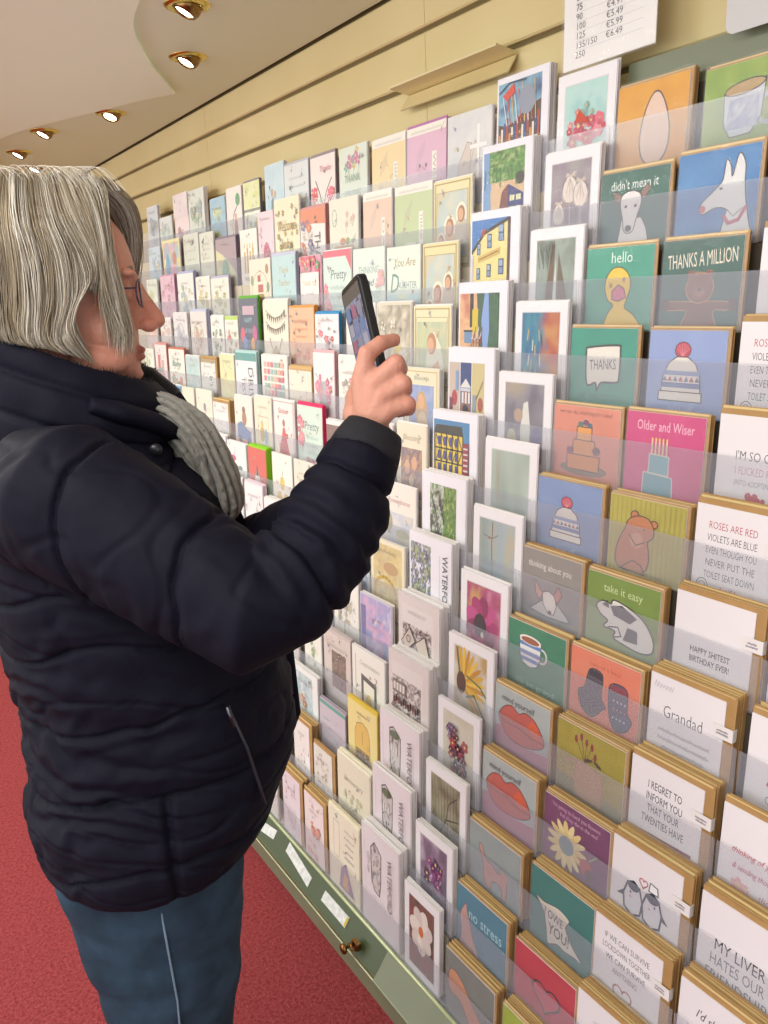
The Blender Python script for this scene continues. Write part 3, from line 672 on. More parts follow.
J3 = {1:(blank,'white card edge in a brown envelope at the right, second row'),2:(blankdot,'mostly hidden white card in a brown envelope right of the hugging bear'),3:(roses,'white Roses Are Red card at the right edge, the upper one'),4:(glad,"white I'M SO GLAD card with small red hearts"),5:(roses,'white Roses Are Red card right of the yellow bear, the lower one'),6:(happy,'white happy birthday ever card with small black capitals'),7:(grandad,'white card reading Grandad'),8:(regret,'white I REGRET TO INFORM YOU card with a red banner'),9:(penguins,'white card with two penguins touching flippers'),10:(survive,'white IF WE CAN SURVIVE LOCKDOWN card with a heart'),11:(blank,'white card with a faint sketch, bottom edge of photo'),12:(grandad,'hidden white card in the bottom right pocket')}
J3x = {0:0,1:0,2:0}
for k, (fn, lab) in J3.items():
    if k == 12: continue
    yl = .705-(.004 if k < 5 else 0)+(.012 if k >= 7 else 0)
    card(k, yl, yl-.150, .070, tcard(fn), lab, 'kraft', [0,3,2,2,2,4,6,8,9,8,9,9][k], 'white slogan cards in brown envelopes', sticker=(k >= 5 and k != 11), fold='#eeeaec', mg=(.016, .009))
J4 = {5:(blankdot,'white card in a brown envelope at the right edge, sixth row'),6:(blankdot,'white card right of the happy birthday ever card'),7:(sick,'white card with sick in large red script'),8:(thinking,'white thinking of you card with pink watercolour flowers'),9:(liver,'white MY LIVER HATES OUR FRIENDSHIP card'),10:(shave,"white I'd shave my legs for you card"),11:(blank,'white card below the I\'d shave my legs card')}
for k, (fn, lab) in J4.items():
    yl = .545+(.008 if k >= 8 else 0)
    card(k, yl, yl-.150, .072, tcard(fn), lab, 'kraft', {5:4,6:5,7:6,8:3,9:9,10:9,11:7}[k], 'white slogan cards in brown envelopes', sticker=(k in (9,)), fold='#eeeaec', mg=(.016, .009))
for k in (1, 3):
    card(k, .545, .395, .070, tcard(blankdot), 'plain white slogan card at the right frame edge, %s row' % ORD[k], 'kraft', 2, 'white slogan cards in brown envelopes', up=.008)

# ------------------------------------------------------------------ white mounted art prints (P column)
def PA(cols=None, **kw):
    a = Art(15, 19.5); a.rect(.02, .02, 14.98, 19.48, '#efedef'); a.rect(1.9, 1.6, 13.1, 17.6, '#d8d6d8'); return a
def pp(k):
    a = PA(); x0, y0, x1, y1 = 2.1, 1.8, 12.9, 17.4
    W = lambda c, sc=3, n=30, ct=1.6: a.wash(x0, y0, x1, y1, c, sc, k+40, n, n+8, ct)
    if k == 0:
        W(['#a8d8d0', '#b8dcd4', '#9accc8'], 2); a.floral(3.2, 7.5, 11.8, 11, ['#d43c5c', '#e06078', '#c22e50', '#e8889a'], 22, 1.0, 3, None); a.floral(4.6,12,10,14,['#9ab8a8','#d87a84'],4,.5,5); a.poly([(5,11),(6.4,13),(9,10.5)], '#c8452c')
    elif k == 1:
        W(['#a09a98', '#8e7e8e', '#b8b0b4'], 2)
        for x, y, r in ((4.4,8.2,1.7),(7.4,12.4,2.1),(10.4,11.4,2.0)): a.egg(x,y,r,r*1.15,'#ded2c8'); a.ring(x,y,r,r*1.15,.12,'#6e5e5c'); a.poly([(x-r*.7,y+r*1.1),(x+r*.7,y+r*1.1),(x+r*.5,y+r*1.5),(x,y+r*1.25),(x-r*.5,y+r*1.5)],'#c8b8ac'); a.line([(x,y-r),(x+.6,2)],.3,'#c4b4aa'); [a.line([(x,y+r),(x+d*r,y-r*.3)],.1,'#8a7a74') for d in (-.5,0,.5)]
    elif k == 2:
        W(['#7e8c80', '#98a89c', '#6c6c58'], 2); a.poly([(4,1.9),(6.6,16.5),(7.4,16.5),(6.8,1.9)], '#6e5438'); a.poly([(8.0,1.9),(8.4,15),(11.8,4)], '#6a5a44'); a.poly([(6.8,1.9),(7.7,14),(8.3,1.9)], '#dcdcd8')
        for i in range(12): a.line([(2.3+i*.45,17),(3.0+i*.3,12+(i*7 % 4))], .15, '#2c2c20')
    elif k == 3:
        a.paint(x0,y0,x1,y1,30,38,lambda u,v: mixc(mixc(hexl('#1e6a9a'),hexl('#2a8a9c'),noise.noise(Vector((u*9,v*5,1)))+.5),mixc(hexl('#c88a4a'),hexl('#b0442c'),noise.noise(Vector((u*4,v*6,2)))+.5),(u-.45)*4+noise.noise(Vector((u*5,v*5,3)))))
        for i in range(14): a.line([(3+i*.4,4+(i*13 % 9)),(3.4+i*.35,6+(i*13 % 9))], .25, ['#d8dcc8','#103a6a','#d8b23a'][i % 3])
    elif k == 4:
        W(['#6e6a78', '#8c8890', '#a89c88'], 2); a.poly([(7,3),(6.6,8),(7.4,13.5),(8.6,14),(9.4,9),(9.2,3)], '#dcdcd4'); a.ell(6.0,11,1.3,1.4,'#b49a86',10); a.ell(11.2,7,1.6,2,'#6c6490',10); a.ell(4.2,6,1.4,2.2,'#c4bca0',10)
    elif k == 5:
        a.paint(x0,y0,x1,y1,24,20,lambda u,v: mixc(hexl('#8f8468') if .12<u<.25 else hexl('#93a396'),hexl('#b9c8bc'),noise.noise(Vector((u*3,v*1.2,5)))+.45))
    elif k == 6:
        a.paint(x0,y0,x1,y1,24,24,lambda u,v: mixc(mixc(hexl('#8a9a90'),hexl('#9cb4c4'),u*1.4),hexl('#b8b49c'),noise.noise(Vector((u*3,v*2,8)))+.3)); a.line([(6.2,17),(6.0,12),(6.3,7),(6.0,2)], .2, '#3e3a34'); a.line([(3.4,14),(6.2,13.6),(8,14.6)], .15, '#5a5a50'); a.ell(5.2,13.6,.35,.3,'#a8583c',8)
    elif k == 7:
        W(['#b8a878', '#c87a98', '#a83a6c', '#c89a5a'], 2)
        for i in range(9):
            t = 2*PI*i/9; a.ell(7.0+2.9*math.cos(t), 9.4+3.6*math.sin(t), 2.4, 1.7, ['#a8286a','#c04484','#8c1e56'][i % 3], 12, t)
        a.ell(6.6,9.0,2.0,2.6,'#2a1420',14); a.ell(7.4,7.2,.5,.7,'#e8dcc8',8); a.floral(3,3,12,5,['#d85a8c','#e8e0d0'],8,.8,3,None)
    elif k == 8:
        W(['#c8bca8', '#d8d0c0', '#b89a5a'], 2)
        for i in range(13):
            t = -.9+i*.22; a.ell(5.2+4.2*math.cos(t), 10+4.6*math.sin(t), 3.4, .55, ['#d8a81c','#c48a18','#e8c040'][i % 3], 8, t)
        a.ell(4.6,10,1.6,2.4,'#4e2c18',14); a.line([(6.5,7.5),(9,8.5),(12.6,4.5)], .5, '#3e6030'); a.line([(3,17),(4,12)], .4, '#4a5a28'); a.line([(6.5,12),(11,11),(12.8,9.5)], .4, '#56702e')
    elif k == 9:
        W(['#c8c0a8', '#d4d0c0', '#b4bc9c'], 2); a.floral(5,5.5,10.6,13.6,['#5c2448','#7c3864','#3c1830','#a84a54'], 34, .9, 9, None); a.floral(4,12,7,15,['#7c6490','#564a70'],8,.6,4,None)
    elif k == 10:
        W(['#6e6248', '#8c8a68', '#a09a80'], 4, 30); 
        for i in range(9): a.line([(2.3+i*1.2,17),(3.0+i*1.1,9),(2.6+i*1.25,2)], .14, '#4c3c28')
        a.line([(5,4),(8,9),(12.6,10.4)], .35, '#3c2c1c'); a.line([(8,9),(9,13),(12,15.4)], .25, '#3c2c1c'); a.line([(7,7.5),(11,6.6),(12.6,7.4)], .2, '#3c2c1c')
    elif k == 11:
        W(['#584a5a', '#7c5e80', '#b4a6b4'], 3); a.floral(5,8,11,13.4,['#6a2c68','#8c3c80','#4c1c48','#c49ac0'], 22, 1.0, 12, None); a.poly([(3,3),(11.5,2.4),(9,6.5)], '#9ab0b8')
    else:
        W(['#46281c', '#6e3c2c', '#8a3030'], 4)
        for i in range(7):
            t = 2*PI*i/7+.3; a.ell(7.4+2.6*math.cos(t), 11+2.9*math.sin(t), 2.5, 1.9, '#e6dcd2' if i % 2 else '#d8cac4', 12, t)
        a.ell(7.4,11,1.1,1.2,'#cc6a1e',12); a.line([(7.4,7),(7.6,2)], .3, '#8a6a6a')
    return a
LP = ['framed print of pink poppies on turquoise','framed print of pale poppy seedheads','framed print of bare trees beside a path','framed print of a blue and orange abstract','framed print of a white figure on grey','framed print of a pale green empty shore','framed print of a blue-grey shore with a bare twig','framed print of a magenta pansy','framed print of a yellow sunflower with dark centre','framed print of dark purple blossoms','framed print of bare branches on brown','framed print of violet petals','framed print of a white flower with orange centre']
Pq = [(1.196,1.046,.111),(1.191,1.044,.104),(1.192,1.042,.098),(1.193,1.044,.098),(1.202,1.052,.099),(1.202,1.052,.103),(1.197,1.047,.102),(1.195,1.044,.108),(1.193,1.045,.112),(1.186,1.038,.114),(1.185,1.034,.113),(1.178,1.028,.118),(1.174,1.024,.122)]
for k in range(13):
    yl, yr, tp = Pq[k]; yr = max(yr, 1.052); card(k, yl, yr, tp, pp(k), 'white '+LP[k], 'white', [3,4,3,3,3,1,3,3,3,2,3,4,4][k], 'white mounted print cards', sleeve=True)

# ------------------------------------------------------------------ tall town prints (W column): picture on the upper part, pockets overlap the rest
def wb(W=15.6, H=24, col='#eeecf2'):
    a = Art(W, H); a.rect(.02, .02, W-.02, H-.02, col); return a
def wp(k):
    a = wb(); T = 24
    if k == 0:
        a.wash(.5,10,13.6,22.8,['#5aa0c0','#8ab8cc','#6a90b0','#3c5a84'],3,60,30,30)
        a.poly([(.6,10),(.6,15),(3,14.4),(6,15),(9,16.8),(13.5,18),(13.5,10)],'#5a3c30'); 
        for i in range(16): a.rect(.7+i*.8,10.4+(i % 3),1.3+i*.8,13+(i*5 % 4),['#d8903c','#e8e0d0','#3c4a8a','#b04a34'][i % 4])
        for i in range(9): a.line([(2+i*1.2,20+(i % 3)),(3.4+i*1.1,14.5)],.22,['#e8e8e8','#d84a2c','#e8c040'][i % 3])
        a.poly([(2,20.4),(5.4,22.4),(5.8,20.6),(3.2,19.2)],'#d8482c'); a.ell(9.5,18.5,2.6,2.8,'#9098a8',14); a.line([(.8,21),(4,22.6),(9,22.4)],.3,'#2c3c5a')
    elif k == 1:
        a.rect(.5,9,13.4,22.6,'#d8b890'); a.poly([(.5,9),(.5,22.6),(3.6,22.6),(2.8,14),(3.2,9)],'#7aa0cc'); a.wash(2.4,16.5,13.4,22.6,['#4c8a3c','#7aa850','#2c5a2c','#9cb870'],7,61,26,14,2.2)
        for i in range(10): a.line([(1.2+i*1.2,19),(1.0+i*1.25,15.5+(i*3 % 4))],.35,'#3c7a34')
        a.poly([(5.4,9),(6.6,14.4),(8.6,15.8),(8.6,9)],'#7c3c34'); a.poly([(8.6,9),(8.6,15.8),(13.3,13.6),(13.3,9)],'#343c7c')
        for x in (9.2,11.2): 
            for y in (10.2,12.4): a.rect(x,y,x+1.4,y+1.1,'#e8e4b0'); a.line([(x+.7,y),(x+.7,y+1.1)],.12,'#343c7c')
        a.ell(12.2,16.6,1.3,1.3,'#3c3c34',10)
    elif k == 2:
        a.rect(.4,9.6,12.9,22.4,'#3e7cc0'); a.poly([(.4,9.6),(.4,16.4),(4.6,20.2),(12,22.3),(12,9.6)],'#eadc90'); a.poly([(.4,16.4),(4.6,20.2),(12,22.3),(12,21.6),(4.8,19.4),(.4,15.4)],'#3a3430'); a.poly([(3.4,18.6),(3.8,20.4),(4.8,20.6),(4.8,19.8)],'#b0462c'); a.rect(12,9.6,12.9,22.3,'#4c2c24')
        for x, y, s in ((2.2,15.4,.9),(5.6,16.6,1.1),(9.2,17.8,1.3),(2.2,10.4,.9),(5.6,10.8,1.0),(9.4,11.2,1.2)): a.rect(x,y,x+1.3*s,y+2.6*s,'#2c3a5a'); a.rect(x+.2,y+.2,x+1.3*s-.2,y+1.2*s,'#7a94c0'); a.rect(x+.2,y+1.4*s,x+1.3*s-.2,y+2.4*s,'#9ab0cc')
        a.poly([(2.6,13.8),(2.6,15.0),(9.6,16.6),(9.6,15.4)],'#d8b860'); a.line([(3,14.4),(9.2,15.9)],.25,'#8a6a30'); a.rect(.4,9.6,1.0,15.4,'#d8d4e0')
    elif k == 3:
        a.wash(.4,9.6,13.2,21.6,['#d89a70','#e8bc8c','#c87a5c'],3,63,26,24); a.poly([(7,9.6),(6,21.6),(13.2,21.6),(13.2,9.6)],'#2f5c40'); a.poly([(8.2,9.6),(7.6,16),(8.6,21.6),(9.8,21.6),(10.2,14),(9.6,9.6)],'#86a6dc')
        a.rect(3.8,14.4,5,21.6,'#2c2824'); a.poly([(4.6,13.2),(4.6,18.2),(6.6,18.4),(6.4,13.4)],'#d8c028'); a.rect(2.0,11,4.6,13.4,'#6a90b4'); a.rect(1.8,13.4,4.8,13.8,'#2c2824')
        for i in range(12): a.line([(4.2+i*.3,10+(i*5 % 3)),(5+i*.28,11.4+(i*5 % 4))],.2,['#2c2824','#e8e8e8','#b43c34'][i % 3])
        a.wash(10.4,9.8,13.1,21.4,['#2c5238','#3c7048','#1e3c2c'],6,64,8,20)
    elif k == 4:
        a.rect(.4,9.6,4.2,20.8,'#c8b8a8'); a.rect(4.4,9.6,8.2,20.8,'#28407c'); a.rect(8.4,9.6,12.6,20.8,'#cdbf86')
        a.poly([(4.4,15.4),(6.3,17.4),(8.2,15.4)],'#dcdcd8'); a.rect(4.6,9.7,8.0,15.2,'#94604e'); [a.rect(5.0+i*1.1,12,5.6+i*1.1,14.4,'#e0e0e0') for i in range(3)]; a.ell(6.3,10.6,1.0,1.2,'#282838',12); a.rect(4.6,14.6,8.0,15.3,'#c8ccd8')
        a.ell(2.4,13,1.0,1.8,'#b03a44',10); a.rect(.6,10,1.8,13,'#7a2c4a'); a.rect(2.8,14.6,3.8,19,'#7c9cc8'); a.line([(8.8,11),(12.2,17)],.25,'#6a6040'); a.ell(11.4,12,.9,1.6,'#a84a3c',10); a.rect(8.8,10,10,14,'#8a94a4')
    elif k == 5:
        a.rect(.4,9.6,13,22,'#4a86b4'); a.poly([(.4,9.8),(.4,19.4),(1.4,20.8),(10.4,21),(11,18.6),(11,9.8)],'#3c3c30'); a.rect(.8,9.8,10.6,19.0,'#e8cc48')
        for y in (12.6,15.6,19.0): a.rect(.6,y-.15,10.8,y+.2,'#26262a')
        for i in range(5): x = 1.0+i*2.0; a.rect(x,9.8,x+.3,19,'#26262a'); a.line([(x+.3,12.8),(x+1.6,15.4)],.2,'#26262a'); a.line([(x+1.6,16),(x+.3,18.6)],.2,'#26262a')
        for i in range(4):
            for y in (10.3,13.2,16.4): a.rect(2.0+i*2.1,y,3.0+i*2.1,y+1.9,'#4a4a8c')
        a.rect(11,9.8,13,17.6,'#98343c'); [a.rect(11.3,10.2+i*1.2,12.7,10.6+i*1.2,'#d8c8c8') for i in range(6)]
    elif k == 6:
        a.wash(3,9.6,12.4,21.6,['#4a4a44','#8a9070','#d8dcd4','#5e8a3c'],7,66,30,30,2.4); a.wash(8,9.6,12.4,21.4,['#4a7a30','#7a9c3c','#2c5a24','#a8b85a'],7,67,16,28,2.2)
        for i in range(14): a.line([(3.4+i*.35,10+(i*7 % 8)),(3.7+i*.35,12+(i*7 % 8))],.3,'#3a3640')
    elif k == 7:
        a.wash(.5,9.6,8.2,21.8,['#e4e4ea','#8a94b4','#5a5a66','#a8b48c'],8,68,34,44,3.0)
        for i in range(26): x = .8+(i*17 % 70)/10; y = 10+(i*29 % 100)/10; a.line([(x,y),(x+.7,y+1.4)],.14,'#3c3c4c')
        a.text('WATERFORD', 12.6, 21, 1.9, '#4a4a54', w=13.5, al='l', rot=-PI/2); a.line([(11.6,9.8),(11.6,20.6)],.08,'#8a8a94')
    elif k in (8, 9):
        a = wb(col='#dcd2ce'); a.rect(1.2,9.4,13.4,21.6,'#e2dad6')
        a.text('WATERFORD CITY', 7.2, 19.6, .9, '#6a605e', w=7, bold=-.01) if k == 8 else None
        q = random.Random(k)
        y0 = 12 if k == 8 else 10.4
        a.wash(1.6,10.2,12.8,17.2 if k == 8 else 18.4,['#e2dad6','#b4a8a4','#7a6a6a','#dcd2cc'],7,69+k,36,26,2.6)
        for i in range(46): x = q.uniform(1.6,12); y = q.uniform(y0,17 if k == 8 else 18); a.line([(x,y),(x+q.uniform(-1,1),y+q.uniform(-.9,.9)),(x+q.uniform(-.8,1.2),y+q.uniform(-.9,.9))],.14,q.choice(['#4a3c3c','#5a4c50','#7a3c4a','#6c6454']))
        if k == 8: a.shape([(1.6,12.6),(4.8,16.6),(7,13.8),(3.8,11)], '#c8bcb4','#4a3c3c',.2); a.shape([(7,13.4),(10.6,16),(12.4,11.6),(9,10.4)], '#d0c8bc','#4a3c3c',.2); a.ring(4.4,13.8,.7,.8,.2,'#4a3c3c')
        else:
            a.rect(2,14.6,7.2,17.6,'#8a8078'); [a.rect(2.4+i*1.2,15.2,3.2+i*1.2,17,'#e0d8d2') for i in range(4)]; [a.ell(2.6+i*.95,12.6+(i*5 % 3)*.3,.4,.9,['#5c3c44','#3c3438','#7c4c44'][i % 3],8) for i in range(11)]
    else:
        a = wb(col='#e6dde0')
        a.shape([(4,20.6 if k < 12 else 19.6),(5.6,21.4),(8.4,19.6),(8.2,12.6),(7.6,9.2),(5.4,9.6),(4.2,12.4)], '#cfc8c6','#4a4248',.3)
        q = random.Random(k+5)
        for i in range(30): x = q.uniform(4.2,7.8); y = q.uniform(10,20); a.line([(x,y),(x+q.uniform(-.9,.9),y+q.uniform(.4,1.4))],.15,q.choice(['#4a4248','#5c6a58','#6a5c64']))
        if k < 12: [a.rect(4.6+i*1.0,15.5,5.2+i*1.0,17,'#e8e4e2') for i in range(3)]; a.ell(6.2,19.8,1.9,1.0,'#5a6a4c',10)
        else: a.text('CITY OF', 2.6, 18, 1.0, '#6a606c', w=5, al='l', rot=-PI/2)
        a.text('WATERFORD', 11.2, 20.6, 1.9, '#6a5c68', w=12.6, al='l', rot=-PI/2)
        a.line([(1.6,9.6),(1.6,20.6)],.06,'#a89ca6'); a.line([(13.8,9.6),(13.8,20.6)],.06,'#a89ca6')
    return a
LW = ['tall white card with a busy blue harbour painting','tall white card with trees over a brick house','tall white card painting a yellow house with blue windows','tall white card with an orange and blue river street','tall white card with three narrow town pictures','tall white card with a yellow half-timbered building','tall white card with green and grey woodland','tall white WATERFORD card with a dense ink town','thick beige card with small sketched buildings','thick beige card with a sketched crowded square','pale lilac WATERFORD card with a tower, upper of three','pale lilac WATERFORD card with a tower, middle of three','pale lilac CITY OF WATERFORD card at the bottom of its column']
Wq = [(1.372,1.220,.146),(1.378,1.226,.148),(1.374,1.222,.149),(1.372,1.217,.142),(1.366,1.216,.143),(1.378,1.226,.145),(1.374,1.221,.149),(1.378,1.226,.150),(1.376,1.224,.150),(1.370,1.218,.158),(1.360,1.208,.158),(1.345,1.195,.168),(1.345,1.195,.168)]
wt = {8:.0027, 9:.0027}
for k in range(13):
    yl, yr, tp = Wq[k]; yr = max(yr, Pq[k][0]+.004)
    card(k, yl, yr, tp, wp(k), LW[k], 'white', [5,6,6,4,3,5,5,5,8,8,6,4,6][k], 'tall town print cards', sleeve=True, bt=.0024, fold=('#dcd2ce' if k in (8, 9) else '#eeecf2' if k < 10 else '#e6dde0'))
# ------------------------------------------------------------------ smaller occasion cards of the left bays
def LA(bg): a = Art(14, 19); a.rect(.02, .02, 13.98, 18.98, bg); return a
MC = [0]
def mot(spec):
    """spec: list of drawing steps on a 14 x 19 card"""
    a = LA(spec[0])
    for st in spec[1:]:
        f = st[0]
        if f == 'wash': a.wash(*st[1], st[2], st[3] if len(st) > 3 else 3, len(st[2][0])+int(sum(st[1])), 14, 16)
        elif f == 'fl': a.floral(*st[1], st[2], st[3], st[4], int(sum(st[1])*7)+len(st[2]), st[5] if len(st) > 5 else '#7c9468')
        elif f == 'rect': a.rect(*st[1], st[2])
        elif f == 'frame': a.line([(st[1][0],st[1][1]),(st[1][2],st[1][1]),(st[1][2],st[1][3]),(st[1][0],st[1][3])], st[3] if len(st) > 3 else .2, st[2], True)
        elif f == 'ell': a.ell(*st[1], st[2])
        elif f == 'ring': a.ring(*st[1], st[3] if len(st) > 3 else .2, st[2])
        elif f == 'tx': a.text(st[1], *st[2], st[3], st[4], w=st[5] if len(st) > 5 else None, shear=st[6] if len(st) > 6 else 0)
        elif f == 'vt': a.text(st[1], *st[2], st[3], st[4], w=st[5], al='l', rot=-PI/2)
        elif f == 'ln': a.lines(st[1][0], st[1][1], st[2], st[3], st[4], 3)
        elif f == 'poly': a.poly(st[1], st[2])
        elif f == 'line': a.line(st[1], st[2], st[3])
        elif f == 'shape': a.shape(st[1], st[2], st[3] if len(st) > 3 else '#6a5c58', .15)
    MC[0] += 1; q = random.Random(MC[0]); nst = len(spec)
    if nst > 1:      # fine printed detail: sprigs and small lettering
        base = spec[0] if isinstance(spec[0], str) else '#e0dcd4'
        for _ in range(10 if nst < 5 else 4):
            x, y = q.uniform(1, 13), q.uniform(6, 18); r = q.uniform(.15, .4); c = q.choice(['#8c9c84', '#b08c8c', '#8c94ac', '#b8a478', '#7c7470'])
            a.line([(x, y), (x+q.uniform(-1, 1), y+q.uniform(-1.2, 1.2)), (x+q.uniform(-1.4, 1.4), y+q.uniform(-1.6, 1.6))], .1, c); a.ell(x, y, r, r*1.3, c, 7)
        if nst < 4: a.lines(2.5, 11.5, (q.uniform(14.5, 16.8),), .9, '#94908a', MC[0])
    pale = hexl('#eeece2'); mx = lambda c: mixc(c, pale, .16)
    a.c = [[mx(e) for e in c] if isinstance(c, list) else mx(c) for c in a.c]
    return a
def BUN(y, c): return [('line', [(1.5,y+2.2),(4,y+.6),(7,y),(10,y+.6),(12.5,y+2.2)], .2, c)] + [('poly', [(2+i*1.2,y+1.6-1.5*math.sin(PI*(i+.5)/9)),(3.0+i*1.2,y+1.6-1.5*math.sin(PI*(i+1)/9)),(2.5+i*1.2,y-.2-1.5*math.sin(PI*(i+.7)/9))], c) for i in range(9)]
def FAM(*p):   # haloed figures
    o = []
    for x, y, s, hair, robe in p: o += [('ell',(x,y,2.0*s,2.5*s),'#f2ead0'),('ell',(x,y-3.4*s,2.3*s,2.8*s),robe),('ell',(x,y,1.35*s,1.8*s),hair),('ell',(x-.2*s,y-.1*s,.95*s,1.3*s),'#d8a478')]
    return o
GOLDF = [('frame',(.7,.7,13.3,18.3),'#b89c50',.3),('frame',(1.3,2.2,12.7,16.4),'#a88c48',.12)]
def PAN(bg, letter, tx, x1=0):
    return ['#f2eee0', ('rect',(0,0,14,17.2),bg), ('ln',(1,13),(17.6,),.6,'#c8c4b8'), ('poly',[(4,13.5),(7,16),(6,12.5),(3.4,10)],mixc(hexl(bg),hexl('#a89c98'),.25)),('rect',(9.2,1.5,10.8,13),'#f0ece0'),('vt',tx,(9.6,12.6),1.0,'#a89c84',10),('tx',letter,(6.2,2.4),4.2,'#f6f2e6',4.5),('tx',letter,(5.8,2.6),3.0,'#8c8c50',3.4)]
def CAKEC(c): return [('ell',(7,5,4.4,1.0),c),('shape',[(4,5),(4,8),(10,8),(10,5)],c),('shape',[(5,8),(5,11),(9,11),(9,8)],'#f0e4d8'),('line',[(7,11),(7,13)],.3,c)]
T = {}
T[0] = [
 ('silver grey card with praying hands and a cross', ['#d9d9d8',('wash',(0,0,14,19),['#e2e2e0','#c9cdd0']),('shape',[(3,3),(4,9),(6.5,13),(8,12.5),(7.2,7),(8,3)],'#d4c4b8','#9a8c88'),('shape',[(8,3),(7.6,8),(9,13),(10.6,11),(10,5)],'#d8cabc','#9a8c88'),('rect',(9.6,4,10.4,16),'#f4f2ee'),('rect',(7.4,11.4,12.6,12.2),'#f4f2ee'),('ell',(3.6,5,1.6,1.6),'#c88a6a')], 2, None),
 ('pink panel card with a large white W', PAN('#dcaec8','W','WISHES'), 5, '#b878a8'),
 ('orange-cream panel card with a letter mark', PAN('#ecd49c','&','HAPPY DAY'), 3, None),
 ('pale green thank you card with flower corners', ['#d9e4d4',('fl',(1,14,13,18),['#6fb09c','#c87aa0','#d8b860'],8,1.2),('fl',(1,1.5,13,3),['#c0305c','#7ab09a','#c8486c'],7,1.1),('tx','THANK',(7,10.6),1.8,'#8cae9c',8),('tx','you very',(7,7.6),1.6,'#7a9c8c',8,.2)], 3, None),
 ('white card with a branching tree of crimson blossom', ['#efe6e0',('line',[(7,1),(7.2,6),(5,10),(3,13)],.5,'#6c5c54'),('line',[(7.2,6),(9,10),(12,13)],.4,'#6c5c54'),('line',[(7,5),(10,6.5),(12.5,6)],.25,'#6c5c54'),('fl',(1,6,3.4,11),['#e03860','#e86a84'],6,1.0,None),('fl',(10.6,2.5,13,10),['#e03058','#f06080'],10,1.1,None),('tx','Thanks',(8.6,15),1.5,'#d87a8c',6.5,.25)], 3, '#9a8a90'),
 ('silver card with fine grey writing and a gold candle', ['#dce2e2',('ln',(2,12),(15,12.8,10.6,8.4,6.2),.8,'#a8b0b4'),('rect',(10.4,3,12,6),'#c8b060'),('ell',(11.2,7,.5,1),'#e0c870')], 2, '#c0c4d0'),
 ('pale blue card with a dark wedding couple', ['#c4dfe8',('wash',(0,0,14,19),['#cfe6ea','#b4d6e4']),('shape',[(3,1),(4,6),(4.6,10),(6,11),(6.6,6),(6.4,1)],'#5c7c84'),('shape',[(6.6,1),(6.4,7),(7.6,10),(9,6),(11,1)],'#e8f0f0'),('ell',(5.2,12,.9,1.1),'#b89c84'),('ell',(7.4,11.4,.8,1),'#c4a88c')], 4, None),
 ('yellow-striped card above a small floral print', ['#e9efe0',('wash',(0,11,14,19),['#dce88c','#eef0c8']),('rect',(0,10,14,10.8),'#7c8468'),('fl',(1,1.5,13,8.5),['#d8d060','#b8a8cc','#9cc0a8'],16,.8)], 3, '#8c8488'),
 ('white card with a long-haired girl and a green balloon', ['#f2ece4',('line',[(10,13),(7,11),(5,7),(5.4,3)],.5,'#8c5c4c'),('ell',(8.4,6,1.7,3),'#a86c54'),('ell',(8.4,9.6,1.1,1.3),'#d8a890'),('ell',(10.6,15,2,2),'#4c9c60'),('fl',(1.5,1.5,9,2.4),['#d04858'],4,.8)], 2, None),
 ('small sky blue card with yellow flowers', ['#9cc8dc',('fl',(3,10,11,14),['#d8e4a0','#b4d4c8'],5,1.3),('fl',(3,3,9,6.5),['#e0dc50','#d8d880'],4,1.7)], 2, None),
 ('tall grey-green card with a jug of garden flowers', ['#dfe6dc',('fl',(2,8,12,15),['#9cb8a4','#b8ccb4','#a4b8c8'],14,1.1),('shape',[(4,2),(3.6,6),(10,6),(9.4,2)],'#a8c4c4'),('fl',(2,2,12,6),['#7c9cb0','#8ca88c'],9,.9)], 6, None),
 ('tall blush card with pink foxgloves', ['#f2e0e0',('line',[(4,1),(5,9)],.3,'#9a7c84'),('line',[(8,1),(8.4,8)],.3,'#9a7c84'),('fl',(2,1.5,12,8),['#e4a4ac','#d88c98','#c8b0b4'],12,1.0),('wash',(0,12,14,19),['#f0e6e4','#e8d8dc'])], 3, None),
 ('short pale mint card with faint snowdrops', ['#e0eae6',('fl',(2,2,12,14),['#c4d8d4','#d4e0dc'],14,1.2)], 2, None),
 ('narrow grey-blue card at the far end', ['#d4dce4',('fl',(2,2,12,15),['#a8b8c8','#c4ccd4'],14,1.2)], 4, None)]
